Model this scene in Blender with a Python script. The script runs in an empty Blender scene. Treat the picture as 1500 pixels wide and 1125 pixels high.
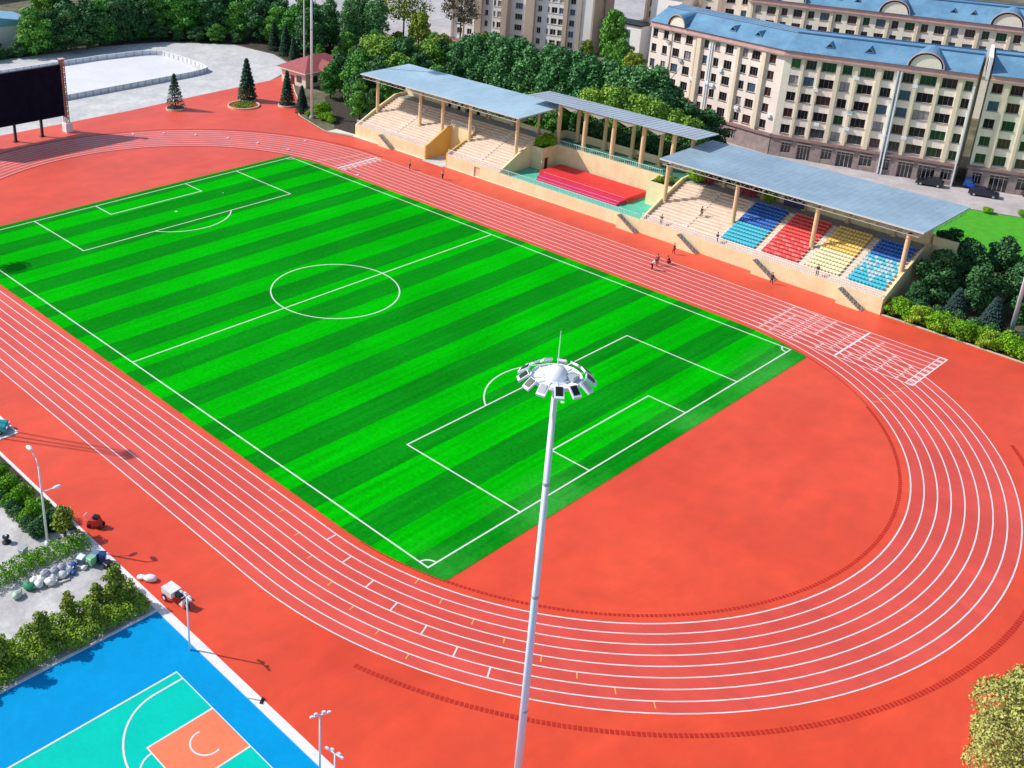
import bpy, bmesh, math, random
import numpy as np
from mathutils import Vector, Matrix

C = bpy.context.scene.collection
R = math.radians

# ------------------------------------------------------------------ camera
CAM = Vector((159.676, -60.179, 66.050)); YAW, PITCH, ROLL = 2.4030329, 0.4101592, 0.0171581
d = Vector((math.cos(PITCH)*math.cos(YAW), math.cos(PITCH)*math.sin(YAW), -math.sin(PITCH)))
r = d.cross(Vector((0, 0, 1))).normalized(); u = r.cross(d)
r2 = math.cos(ROLL)*r + math.sin(ROLL)*u; u2 = -math.sin(ROLL)*r + math.cos(ROLL)*u
cd = bpy.data.cameras.new('camera'); cam = bpy.data.objects.new('camera', cd); C.objects.link(cam)
M = Matrix(((r2.x, u2.x, -d.x, CAM.x), (r2.y, u2.y, -d.y, CAM.y), (r2.z, u2.z, -d.z, CAM.z), (0, 0, 0, 1)))
cam.matrix_world = M
cd.sensor_fit = 'HORIZONTAL'; cd.sensor_width = 36; cd.lens = 36*1617.675/1500
cd.shift_x = 219.907/1500; cd.shift_y = -174.426/1500
cd.clip_start = 0.5; cd.clip_end = 5000
bpy.context.scene.camera = cam

# ------------------------------------------------------------------ light
SUN_AZ, SUN_EL = R(214), R(41)          # direction towards the sun
w = bpy.data.worlds.new("World"); bpy.context.scene.world = w; w.use_nodes = True
nt = w.node_tree; nt.nodes.clear()
sky = nt.nodes.new('ShaderNodeTexSky'); sky.sky_type = 'NISHITA'; sky.sun_disc = False
sky.sun_elevation = SUN_EL; sky.sun_rotation = R(90) - SUN_AZ
bg = nt.nodes.new('ShaderNodeBackground'); bg.inputs[1].default_value = 0.14
wo = nt.nodes.new('ShaderNodeOutputWorld')
nt.links.new(sky.outputs[0], bg.inputs[0]); nt.links.new(bg.outputs[0], wo.inputs[0])
sl = bpy.data.lights.new('sun', 'SUN'); sl.energy = 4.3; sl.angle = R(0.5); sl.color = (1, 0.96, 0.9)
so = bpy.data.objects.new('sun', sl); C.objects.link(so)
sdir = Vector((math.cos(SUN_EL)*math.cos(SUN_AZ), math.cos(SUN_EL)*math.sin(SUN_AZ), math.sin(SUN_EL)))
so.rotation_euler = sdir.to_track_quat('Z', 'Y').to_euler(); so.location = (0, -50, 120)
vs = bpy.context.scene.view_settings
vs.view_transform = 'Standard'; vs.look = 'None'; vs.gamma = 1; vs.exposure = 0.0; vs.use_curve_mapping = False

# ------------------------------------------------------------------ materials
def lin(c):
    return tuple(((v/255)/12.92 if v/255 <= 0.04045 else ((v/255+0.055)/1.055)**2.4) for v in c)
MATS = {}
def mat(name, col, rough=0.6, var=0.0, scale=1.0, col2=None, metal=0.0, bump=0.0, bscale=20, spec=0.4, island=0.0, objr=0.0, detail=5, coords='Object', stretch=None):
    """col linear rgb; var = value variation by noise; col2 mixes in by noise patches"""
    if name in MATS: return MATS[name]
    m = bpy.data.materials.new(name); m.use_nodes = True; t = m.node_tree; N = t.nodes; L = t.links
    b = N['Principled BSDF']; b.inputs['Roughness'].default_value = rough; b.inputs['Metallic'].default_value = metal
    b.inputs['Specular IOR Level'].default_value = spec
    b.inputs['Base Color'].default_value = (*col, 1)
    src = None
    if var or col2 or bump:
        if coords == 'World':
            g = N.new('ShaderNodeNewGeometry'); co = g.outputs['Position']
        else:
            g = N.new('ShaderNodeTexCoord'); co = g.outputs['Object']
        if stretch:
            mp = N.new('ShaderNodeMapping'); mp.inputs['Scale'].default_value = stretch
            L.new(co, mp.inputs[0]); co = mp.outputs[0]
    if var or col2:
        n = N.new('ShaderNodeTexNoise'); n.inputs['Scale'].default_value = scale; n.inputs['Detail'].default_value = detail
        n.inputs['Roughness'].default_value = 0.6
        L.new(co, n.inputs['Vector'])
        rp = N.new('ShaderNodeMapRange'); rp.inputs['From Min'].default_value = 0.32; rp.inputs['From Max'].default_value = 0.68
        L.new(n.outputs['Fac'], rp.inputs['Value'])
        mx = N.new('ShaderNodeMix'); mx.data_type = 'RGBA'
        c2 = col2 if col2 else tuple(min(1, v*(1+var)) for v in col)
        c1 = tuple(v*(1-var) for v in col)
        mx.inputs[6].default_value = (*c1, 1); mx.inputs[7].default_value = (*c2, 1)
        L.new(rp.outputs[0], mx.inputs[0]); src = mx.outputs[2]
        n3 = N.new('ShaderNodeTexNoise'); n3.inputs['Scale'].default_value = scale*9; n3.inputs['Detail'].default_value = 4
        L.new(co, n3.inputs['Vector'])
        hs0 = N.new('ShaderNodeHueSaturation'); m3 = N.new('ShaderNodeMapRange')
        m3.inputs['From Min'].default_value = .3; m3.inputs['From Max'].default_value = .7
        m3.inputs['To Min'].default_value = 1-max(var, .04)*.8; m3.inputs['To Max'].default_value = 1+max(var, .04)*.8
        L.new(n3.outputs['Fac'], m3.inputs['Value']); L.new(m3.outputs[0], hs0.inputs['Value']); L.new(src, hs0.inputs['Color'])
        src = hs0.outputs[0]
    if island or objr:
        hs = N.new('ShaderNodeHueSaturation')
        val = None
        if island:
            g2 = N.new('ShaderNodeNewGeometry'); mr = N.new('ShaderNodeMapRange')
            mr.inputs['To Min'].default_value = 1-island; mr.inputs['To Max'].default_value = 1+island
            L.new(g2.outputs['Random Per Island'], mr.inputs['Value']); val = mr.outputs[0]
        if objr:
            oi = N.new('ShaderNodeObjectInfo'); mr2 = N.new('ShaderNodeMapRange')
            mr2.inputs['To Min'].default_value = 1-objr; mr2.inputs['To Max'].default_value = 1+objr
            L.new(oi.outputs['Random'], mr2.inputs['Value'])
            mh = N.new('ShaderNodeMapRange'); mh.inputs['To Min'].default_value = .5+objr*.07; mh.inputs['To Max'].default_value = .5-objr*.07
            L.new(oi.outputs['Random'], mh.inputs['Value']); L.new(mh.outputs[0], hs.inputs['Hue'])
            if val:
                mm = N.new('ShaderNodeMath'); mm.operation = 'MULTIPLY'; L.new(val, mm.inputs[0]); L.new(mr2.outputs[0], mm.inputs[1]); val = mm.outputs[0]
            else: val = mr2.outputs[0]
        L.new(val, hs.inputs['Value'])
        if src: L.new(src, hs.inputs['Color'])
        else: hs.inputs['Color'].default_value = (*col, 1)
        src = hs.outputs[0]
    if src: L.new(src, b.inputs['Base Color'])
    if bump:
        n2 = N.new('ShaderNodeTexNoise'); n2.inputs['Scale'].default_value = bscale; n2.inputs['Detail'].default_value = 3
        L.new(co, n2.inputs['Vector']); bp = N.new('ShaderNodeBump'); bp.inputs['Strength'].default_value = bump
        bp.inputs['Distance'].default_value = 0.05
        L.new(n2.outputs['Fac'], bp.inputs['Height']); L.new(bp.outputs[0], b.inputs['Normal'])
    MATS[name] = m
    return m

white_line = mat('line_paint', (.80, .74, .74), .5, var=.06, scale=.6)
orange_line = mat('line_orange', (.75, .42, .10), .5)
track_red = mat('track_apron_red', (.76, .056, .013), .5, var=.07, scale=.045, col2=(.83, .080, .024), bump=.15, bscale=14, spec=.5)
lane_red = mat('track_lane_red', (.72, .064, .036), .5, var=.06, scale=.06, col2=(.78, .088, .055), bump=.15, bscale=14, spec=.6)
drain_red = mat('drain_cover_red', (.50, .022, .008), .6, var=.2, scale=2)
conc = mat('concrete_light', (.60, .59, .59), .8, var=.10, scale=.12, col2=(.68, .67, .66), bump=.15)
conc2 = mat('concrete_pavement', (.52, .50, .50), .85, var=.12, scale=.25, col2=(.64, .62, .62), bump=.15)
road_m = mat('road_concrete', (.50, .46, .46), .8, var=.1, scale=.1, col2=(.58, .53, .53))
kerb_m = mat('kerb_stone', (.80, .76, .76), .7, var=.1, scale=1.2)
curb_pk = mat('kerb_stone_cream', (.68, .52, .40), .7, var=.12, scale=1.2)
earth = mat('earth', (.09, .095, .035), .9, var=.3, scale=.15, col2=(.22, .19, .13), bump=.4, bscale=3)
soil = mat('soil', (.055, .045, .03), .9, var=.4, scale=1.5, bump=.5, bscale=6)
lawn_m = mat('lawn', (.06, .42, .015), .8, var=.15, scale=.8, col2=(.09, .44, .02), bump=.6, bscale=8)
blue_c = mat('court_blue', (.0, .31, .66), .6, spec=.08, var=.04, scale=.25)
green_c = mat('court_green', (.0, .56, .44), .6, spec=.08, var=.05, scale=.3)
orange_c = mat('court_orange', (.84, .22, .11), .6, spec=.1, var=.05, scale=.3)
cream = mat('wall_cream', (.88, .70, .40), .75, var=.06, scale=.35, col2=(.92, .77, .48), spec=.2)
cream_p = mat('column_cream', (.80, .56, .32), .7, var=.05, scale=.5)
step_m = mat('terrace_step', (.80, .66, .56), .75, var=.08, scale=.6, col2=(.86, .75, .66))
riser_m = mat('terrace_riser', (.70, .50, .34), .75, var=.1, scale=.8)
greyf = mat('grey_floor', (.36, .36, .36), .8, var=.1, scale=.6)
rail_m = mat('rail_white', (.86, .89, .94), .5, metal=.0)
rail_t = mat('rail_turquoise', (.45, .75, .72), .4)
roof_b = mat('roof_sheet_blue', (.38, .55, .67), .45, var=.07, scale=.10, col2=(.45, .62, .73), spec=.5)
truss_m = mat('truss_paint', (.45, .42, .40), .5)
trim_m = mat('roof_trim', (.62, .66, .68), .5)
steel_w = mat('steel_white', (.84, .88, .93), .55, spec=.3)
steel_g = mat('steel_grey', (.45, .48, .50), .4)
black_m = mat('black_plastic', (.015, .015, .02), .4)
screen_m = mat('screen_black', (.006, .007, .022), .75, var=.3, scale=.6, spec=.1)
rust = mat('screen_side', (.45, .24, .17), .6, var=.25, scale=1.5)
stage_r = mat('stage_red', (.72, .035, .035), .6, var=.08, scale=.4)
stage_p = mat('stage_magenta', (.66, .03, .12), .6, var=.08, scale=.4)
green_f = mat('podium_green', (.10, .52, .37), .6, var=.1, scale=.5)
door_r = mat('door_dark_red', (.10, .015, .01), .5)
glass_d = mat('window_glass_dark', (.018, .018, .024), .15, spec=.8)
glass_b = mat('window_glass_blue', (.06, .14, .22), .15, spec=.8)
glass_g = mat('window_glass_green', (.008, .07, .028), .2, spec=.6)
glass_g2 = mat('window_glass_bright_green', (.012, .16, .03), .2, spec=.6)
glass_w = mat('window_curtain', (.35, .33, .33), .4, var=.3, scale=2)
glass_r = mat('window_glass_brown', (.075, .035, .03), .2, spec=.7)
frame_m = mat('window_frame', (.20, .17, .16), .5)
frame_w = mat('window_frame_light', (.62, .56, .52), .5)
fac_pink = mat('facade_pink', (.94, .80, .70), .8, var=.06, scale=.25)
fac_cream = mat('facade_cream', (.92, .83, .68), .8, var=.06, scale=.25)
fac_pier = mat('facade_pier', (.86, .72, .54), .8, var=.06, scale=.25)
fac_base = mat('facade_base_brick', (.33, .25, .24), .8, var=.16, scale=.8, col2=(.40, .31, .29))
cornice_m = mat('cornice_pink', (.58, .36, .33), .7, var=.1, scale=.5)
roof_blue = mat('roof_tile_blue', (.13, .29, .46), .55, var=.10, scale=.2, col2=(.18, .36, .52))
roof_edge = mat('roof_ridge_blue', (.03, .10, .22), .5)
fac_white = mat('facade_white', (.92, .86, .84), .8, var=.05, scale=.2)
fac_beige = mat('facade_beige', (.55, .42, .33), .8, var=.06, scale=.15)
roof_red = mat('roof_tile_red', (.36, .09, .09), .7, var=.15, scale=.6)
bark = mat('bark', (.10, .075, .055), .9, var=.3, scale=3)
soccer_w = mat('ball_white', (.8, .8, .8), .4)

def leafmat(name, c, isl=.45, objr=.16, col2=None):
    m = mat(name, c, .65, island=isl, objr=objr, spec=.25)
    b = m.node_tree.nodes['Principled BSDF']
    return m
lf_dark = leafmat('leaf_dark_green', (.055, .165, .050))
lf_mid = leafmat('leaf_mid_green', (.10, .31, .04))
lf_poplar = leafmat('leaf_poplar', (.085, .25, .075), isl=.6)
lf_light = leafmat('leaf_light_green', (.21, .38, .045), isl=.3)
lf_yellow = leafmat('leaf_yellow_green', (.50, .50, .14), isl=.22)
lf_lime = leafmat('leaf_lime', (.30, .48, .035), isl=.3)
lf_brown = leafmat('leaf_brownish', (.17, .15, .085), isl=.5)
lf_con = leafmat('needle_dark', (.032, .085, .050), isl=.4)
lf_blue = leafmat('needle_blue', (.05, .10, .085), isl=.4)
lf_hedge = leafmat('leaf_hedge', (.17, .40, .015), isl=.45)
lf_olive = leafmat('leaf_olive', (.22, .30, .035), isl=.5)
lf_flower = leafmat('leaf_flowers', (.50, .05, .07), isl=.5)

def wear(m, sc_, amt, stretch_):
    t = m.node_tree; N = t.nodes; L = t.links; b = N['Principled BSDF']; src = b.inputs['Base Color'].links[0].from_socket
    g = N.new('ShaderNodeNewGeometry'); mp = N.new('ShaderNodeMapping'); mp.inputs['Scale'].default_value = stretch_; L.new(g.outputs['Position'], mp.inputs[0])
    n = N.new('ShaderNodeTexNoise'); n.inputs['Scale'].default_value = sc_; n.inputs['Detail'].default_value = 7; n.inputs['Roughness'].default_value = .68; n.inputs['Distortion'].default_value = .6; L.new(mp.outputs[0], n.inputs['Vector'])
    r_ = N.new('ShaderNodeMapRange'); r_.inputs['From Min'].default_value = .40; r_.inputs['From Max'].default_value = .62; r_.inputs['To Min'].default_value = 1-amt; r_.inputs['To Max'].default_value = 1+amt*.35; L.new(n.outputs[0], r_.inputs['Value'])
    h = N.new('ShaderNodeHueSaturation'); L.new(src, h.inputs['Color']); L.new(r_.outputs[0], h.inputs['Value']); L.new(h.outputs[0], b.inputs['Base Color'])
for _m in (track_red, lane_red):
    _b = _m.node_tree.nodes['Principled BSDF']; _b.inputs['Sheen Weight'].default_value = .22; _b.inputs['Sheen Roughness'].default_value = .4; _b.inputs['Sheen Tint'].default_value = (1, .9, .95, 1)
wear(track_red, .22, .09, (1, .35, 1)); wear(lane_red, .35, .10, (.18, 1, 1)); wear(conc, .3, .12, (1,1,1)); wear(conc2, .5, .14, (1,1,1)); wear(blue_c, .4, .05, (1,1,1)); wear(cream, .6, .07, (1,1,.3)); wear(road_m, .3, .12, (1,1,1)); wear(roof_b, .3, .07, (1,.3,1)); wear(roof_blue, .35, .10, (1,1,1))

# grass stripes
def turf_material():
    m = bpy.data.materials.new('artificial_turf'); m.use_nodes = True; t = m.node_tree; N = t.nodes; L = t.links
    b = N['Principled BSDF']; b.inputs['Roughness'].default_value = .85; b.inputs['Specular IOR Level'].default_value = .02
    g = N.new('ShaderNodeNewGeometry'); s = N.new('ShaderNodeSeparateXYZ'); L.new(g.outputs['Position'], s.inputs[0])
    wob = N.new('ShaderNodeTexNoise'); wob.inputs['Scale'].default_value = .25; wob.inputs['Detail'].default_value = 2; L.new(g.outputs['Position'], wob.inputs['Vector'])
    a = N.new('ShaderNodeMath'); a.operation = 'MULTIPLY_ADD'; a.inputs[1].default_value = .35; cap = N.new('ShaderNodeMath'); cap.operation = 'MINIMUM'; cap.inputs[1].default_value = 104.8; L.new(s.outputs[0], cap.inputs[0])
    L.new(wob.outputs[0], a.inputs[0]); L.new(cap.outputs[0], a.inputs[2])
    a2 = N.new('ShaderNodeMath'); a2.operation = 'SUBTRACT'; a2.inputs[1].default_value = 49.66+.17; L.new(a.outputs[0], a2.inputs[0])
    dv = N.new('ShaderNodeMath'); dv.operation = 'DIVIDE'; dv.inputs[1].default_value = 3.985*2; L.new(a2.outputs[0], dv.inputs[0])
    fr = N.new('ShaderNodeMath'); fr.operation = 'FRACT'; L.new(dv.outputs[0], fr.inputs[0])
    gt = N.new('ShaderNodeMath'); gt.operation = 'GREATER_THAN'; gt.inputs[1].default_value = .5; L.new(fr.outputs[0], gt.inputs[0])
    mx = N.new('ShaderNodeMix'); mx.data_type = 'RGBA'; mx.inputs[6].default_value = (.0, .43, .001, 1); mx.inputs[7].default_value = (.002, .245, .006, 1)
    L.new(gt.outputs[0], mx.inputs[0])
    # long streaks along y inside bands, plus patches
    mp = N.new('ShaderNodeMapping'); mp.inputs['Scale'].default_value = (1.1, .05, 1); L.new(g.outputs['Position'], mp.inputs[0])
    n1 = N.new('ShaderNodeTexNoise'); n1.inputs['Scale'].default_value = 1.0; n1.inputs['Detail'].default_value = 5; L.new(mp.outputs[0], n1.inputs['Vector'])
    n2 = N.new('ShaderNodeTexNoise'); n2.inputs['Scale'].default_value = .06; n2.inputs['Detail'].default_value = 4; L.new(g.outputs['Position'], n2.inputs['Vector'])
    # wear grows towards the near end of the pitch
    r0 = N.new('ShaderNodeMapRange'); r0.inputs['From Min'].default_value = 55; r0.inputs['From Max'].default_value = 108
    r0.inputs['To Min'].default_value = .26; r0.inputs['To Max'].default_value = .55; L.new(s.outputs[0], r0.inputs['Value'])
    c1 = N.new('ShaderNodeMath'); c1.operation = 'SUBTRACT'; c1.inputs[1].default_value = .5; L.new(n1.outputs[0], c1.inputs[0])
    c2 = N.new('ShaderNodeMath'); c2.operation = 'MULTIPLY'; L.new(c1.outputs[0], c2.inputs[0]); L.new(r0.outputs[0], c2.inputs[1])
    c3 = N.new('ShaderNodeMath'); c3.operation = 'MULTIPLY_ADD'; c3.inputs[1].default_value = 2.2; c3.inputs[2].default_value = 1; L.new(c2.outputs[0], c3.inputs[0])
    d1 = N.new('ShaderNodeMapRange'); d1.inputs['From Min'].default_value = .35; d1.inputs['From Max'].default_value = .65; d1.inputs['To Min'].default_value = .88; d1.inputs['To Max'].default_value = 1.12
    L.new(n2.outputs[0], d1.inputs['Value'])
    e = N.new('ShaderNodeMath'); e.operation = 'MULTIPLY'; L.new(c3.outputs[0], e.inputs[0]); L.new(d1.outputs[0], e.inputs[1])
    hs = N.new('ShaderNodeHueSaturation'); L.new(mx.outputs[2], hs.inputs['Color']); L.new(e.outputs[0], hs.inputs['Value'])
    # pale worn patches near the far end of margin
    n4 = N.new('ShaderNodeTexNoise'); n4.inputs['Scale'].default_value = .11; n4.inputs['Detail'].default_value = 6; L.new(mp.outputs[0], n4.inputs['Vector'])
    pt = N.new('ShaderNodeTexNoise'); pt.inputs['Scale'].default_value = .09; pt.inputs['Detail'].default_value = 5; L.new(g.outputs['Position'], pt.inputs['Vector'])
    p2 = N.new('ShaderNodeMapRange'); p2.inputs['From Min'].default_value = .42; p2.inputs['From Max'].default_value = .75; p2.inputs['To Max'].default_value = .8; L.new(pt.outputs[0], p2.inputs['Value'])
    ed = N.new('ShaderNodeMapRange'); ed.inputs['From Min'].default_value = 99; ed.inputs['From Max'].default_value = 104.5; L.new(s.outputs[0], ed.inputs['Value'])
    p3 = N.new('ShaderNodeMath'); p3.operation = 'MULTIPLY'; L.new(p2.outputs[0], p3.inputs[0]); L.new(ed.outputs[0], p3.inputs[1])
    mx2 = N.new('ShaderNodeMix'); mx2.data_type = 'RGBA'; mx2.inputs[7].default_value = (.06, .42, .06, 1)
    L.new(p3.outputs[0], mx2.inputs[0]); L.new(hs.outputs[0], mx2.inputs[6])
    gn = N.new('ShaderNodeTexNoise'); gn.inputs['Scale'].default_value = 2.2; gn.inputs['Detail'].default_value = 4; L.new(g.outputs['Position'], gn.inputs['Vector'])
    gr_ = N.new('ShaderNodeMapRange'); gr_.inputs['From Min'].default_value = .3; gr_.inputs['From Max'].default_value = .7; gr_.inputs['To Min'].default_value = .86; gr_.inputs['To Max'].default_value = 1.14; L.new(gn.outputs[0], gr_.inputs['Value'])
    h2 = N.new('ShaderNodeHueSaturation'); L.new(mx2.outputs[2], h2.inputs['Color']); L.new(gr_.outputs[0], h2.inputs['Value'])
    L.new(h2.outputs[0], b.inputs['Base Color'])
    nb = N.new('ShaderNodeTexNoise'); nb.inputs['Scale'].default_value = 9; L.new(g.outputs['Position'], nb.inputs['Vector'])
    bp = N.new('ShaderNodeBump'); bp.inputs['Strength'].default_value = .5; bp.inputs['Distance'].default_value = .05; L.new(nb.outputs[0], bp.inputs['Height']); L.new(bp.outputs[0], b.inputs['Normal'])
    return m
turf_m = turf_material()

# ------------------------------------------------------------------ mesh helpers
class MB:
    def __init__(s): s.v = []; s.f = []; s.m = []
    def add(s, vs_, fs, m=0):
        o = len(s.v); s.v += [tuple(p) for p in vs_]; s.f += [tuple(i+o for i in f) for f in fs]; s.m += [m]*len(fs)
        return s
    def box(s, x0, x1, y0, y1, z0, z1, m=0):
        v = [(x0,y0,z0),(x1,y0,z0),(x1,y1,z0),(x0,y1,z0),(x0,y0,z1),(x1,y0,z1),(x1,y1,z1),(x0,y1,z1)]
        return s.add(v, [(0,3,2,1),(4,5,6,7),(0,1,5,4),(1,2,6,5),(2,3,7,6),(3,0,4,7)], m)
    def fbox(s, F, a0, a1, b0, b1, z0, z1, m=0):
        """box in a frame F=(origin, along, normal): a along, b outwards"""
        O, A, B = F
        def P(a, b, z): return (O[0]+A[0]*a+B[0]*b, O[1]+A[1]*a+B[1]*b, z)
        v = [P(a0,b0,z0),P(a1,b0,z0),P(a1,b1,z0),P(a0,b1,z0),P(a0,b0,z1),P(a1,b0,z1),P(a1,b1,z1),P(a0,b1,z1)]
        return s.add(v, [(0,3,2,1),(4,5,6,7),(0,1,5,4),(1,2,6,5),(2,3,7,6),(3,0,4,7)], m)
    def cyl(s, p0, p1, r0, r1=None, n=8, m=0, caps=True):
        r1 = r0 if r1 is None else r1
        p0 = Vector(p0); p1 = Vector(p1); ax = (p1-p0).normalized()
        t = ax.cross(Vector((0,0,1))) if abs(ax.z) < .95 else ax.cross(Vector((1,0,0)))
        t.normalize(); b = ax.cross(t)
        v = []
        for p, rr in ((p0, r0), (p1, r1)):
            for k in range(n):
                a = 2*math.pi*k/n; v.append(p + t*math.cos(a)*rr + b*math.sin(a)*rr)
        f = [(k, (k+1) % n, n+(k+1) % n, n+k) for k in range(n)]
        if caps: f += [tuple(range(n))[::-1], tuple(range(n, 2*n))]
        return s.add(v, f, m)
    def path(s, pts, rr, n=6, m=0):
        for a, b in zip(pts[:-1], pts[1:]): s.cyl(a, b, rr, n=n, m=m)
        return s
    def prism(s, poly, z0, z1, m=0):
        n = len(poly); v = [(x, y, z0) for x, y in poly] + [(x, y, z1) for x, y in poly]
        return s.add(v, [tuple(range(n))[::-1], tuple(range(n, 2*n))] + [(k, (k+1) % n, n+(k+1) % n, n+k) for k in range(n)], m)
    def sheet(s, poly, z, m=0):
        return s.add([(x, y, z) for x, y in poly], [tuple(range(len(poly)))], m)
    def xprism(s, prof, x0, x1, m=0):
        """profile [(y,z)] extruded along x"""
        n = len(prof); v = [(x0, y, z) for y, z in prof] + [(x1, y, z) for y, z in prof]
        return s.add(v, [tuple(range(n)), tuple(range(n, 2*n))[::-1]] + [(k, n+k, n+(k+1) % n, (k+1) % n) for k in range(n)], m)
    def sphere(s, c, rx, ry=None, rz=None, nu=12, nv=8, m=0, v0=-90):
        ry = ry or rx; rz = rz or rx; v = []; f = []
        for j in range(nv+1):
            a = R(v0 + (90-v0)*j/nv)
            for i in range(nu):
                b = 2*math.pi*i/nu; v.append((c[0]+rx*math.cos(a)*math.cos(b), c[1]+ry*math.cos(a)*math.sin(b), c[2]+rz*math.sin(a)))
        for j in range(nv):
            for i in range(nu): f.append((j*nu+i, j*nu+(i+1) % nu, (j+1)*nu+(i+1) % nu, (j+1)*nu+i))
        return s.add(v, f, m)
    def lathe(s, prof, c, n=16, m=0):
        v = []; f = []
        for rr, z in prof:
            for i in range(n): a = 2*math.pi*i/n; v.append((c[0]+rr*math.cos(a), c[1]+rr*math.sin(a), c[2]+z))
        for j in range(len(prof)-1):
            for i in range(n): f.append((j*n+i, j*n+(i+1) % n, (j+1)*n+(i+1) % n, (j+1)*n+i))
        return s.add(v, f, m)
    def strip(s, pts, wd, z, m=0, closed=False):
        """flat ribbon following pts (2d), width wd"""
        n = len(pts); L_ = []; Rr = []
        for i in range(n):
            a = pts[(i-1) % n] if (closed or i > 0) else pts[i]; b = pts[(i+1) % n] if (closed or i < n-1) else pts[i]
            t = Vector((b[0]-a[0], b[1]-a[1])).normalized(); q = Vector((-t.y, t.x))*wd/2
            L_.append((pts[i][0]+q.x, pts[i][1]+q.y, z)); Rr.append((pts[i][0]-q.x, pts[i][1]-q.y, z))
        k = n if closed else n-1
        return s.add(L_+Rr, [(n+i, n+(i+1) % n, (i+1) % n, i) for i in range(k)], m)
    def mesh(s, name, mats, smooth=False, off=(0,0,0)):
        me = bpy.data.meshes.new(name)
        vv = [(a-off[0], b-off[1], c-off[2]) for a, b, c in s.v]
        me.from_pydata(vv, [], s.f)
        for m_ in (mats if isinstance(mats, (list, tuple)) else [mats]): me.materials.append(m_)
        me.polygons.foreach_set('material_index', s.m)
        if smooth: me.polygons.foreach_set('use_smooth', [True]*len(s.f))
        me.update()
        return me
    def build(s, name, mats, parent=None, smooth=False, local=False):
        off = (0,0,0)
        if parent is not None and not local:
            p = parent
            while p is not None: off = (off[0]+p.location[0], off[1]+p.location[1], off[2]+p.location[2]); p = p.parent
        o = bpy.data.objects.new(name, s.mesh(name, mats, smooth, off)); C.objects.link(o)
        if parent is not None: o.parent = parent
        return o
def tag(o, label=None, cat=None, group=None, kind=None):
    if label: o['label'] = label
    if cat: o['category'] = cat
    if group: o['group'] = group
    if kind: o['kind'] = kind
    return o
def thing(name, label, cat, loc=(0,0,0), rz=0, group=None):
    o = bpy.data.objects.new(name, None); C.objects.link(o); o.location = loc; o.rotation_euler = (0,0,rz); o.empty_display_size = .3
    return tag(o, label, cat, group)
def kids(o): return [c for c in CH.get(o.name, [])]
CH = {}
def copy_tree(o, parent=None):
    c = o.copy(); C.objects.link(c)
    if parent is not None: c.parent = parent
    for ch in list(o.children): copy_tree(ch, c)
    return c
def place(proto, first, loc, rz=0, scale=None, label=None, group=None):
    o = proto if first else copy_tree(proto)
    o.location = loc; o.rotation_euler = (0, 0, rz)
    if scale is not None: o.scale = (scale if isinstance(scale, tuple) else (scale,)*3)
    if label: o['label'] = label
    if group: o['group'] = group
    return o
def struct(name, mb, mats, kind='structure', label=None):
    o = mb.build(name, mats); o['kind'] = kind
    if label: o['label'] = label
    return o

# ================================================================== SETTING
YC, XA, XB, R0, LW = 32.92, 9.42, 93.905, 36.075, 1.2604
LEN, WID = 103.33, 66.23
def stadium(rad, n=72):
    pts = [(XB+rad*math.cos(R(a)), YC+rad*math.sin(R(a))) for a in np.linspace(-90, 90, n)]
    pts += [(XA+rad*math.cos(R(a)), YC+rad*math.sin(R(a))) for a in np.linspace(90, 270, n)]
    return pts
struct('ground', MB().sheet([(-900,-500),(700,-500),(700,1100),(-900,1100)], 0), earth)
red_poly = [(-48,-60),(57.6,-60),(57.6,-17.95),(60.2,-17.95),(60.2,-21.2),(175,-21.2),(175,85.6),(60,85.4),(5,85.0),(-2,84.6),(-9.1,82.3),(-21.7,85.6),(-30.4,92.6),(-42,99.5),(-52,107.5),(-50.3,103),(-49.3,78),(-48,60)]
red_poly = [(-48,-60),(53.5,-60),(53.5,-18.05),(57.5,-17.95),(57.6,-21.2),(175,-21.2),(175,85.6),(60,85.4),(5,85.0),(-2,84.6),(-9.1,82.3),(-21.7,85.6),(-30.4,92.6),(-38,97.5),(-53,108),(-50.3,100),(-49.3,78),(-48,60)]
struct('running_track_apron', MB().sheet(red_poly, .012), track_red)
# lane zone ring
ring = MB(); o_, i_ = stadium(R0+8*LW+.03), stadium(R0-.03); n_ = len(o_)
ring.add([(x,y,.020) for x,y in o_]+[(x,y,.020) for x,y in i_], [(k,(k+1)%n_,n_+(k+1)%n_,n_+k) for k in range(n_)])
struct('running_lanes', ring, lane_red)
spr = MB(); spr.sheet([(93.9,YC+R0+LW*.4),(117.9,YC+R0),(117.9,YC+R0+8*LW+.05),(93.9,YC+R0+8*LW+.05)], .024)
struct('sprint_lanes', spr, lane_red)
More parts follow.
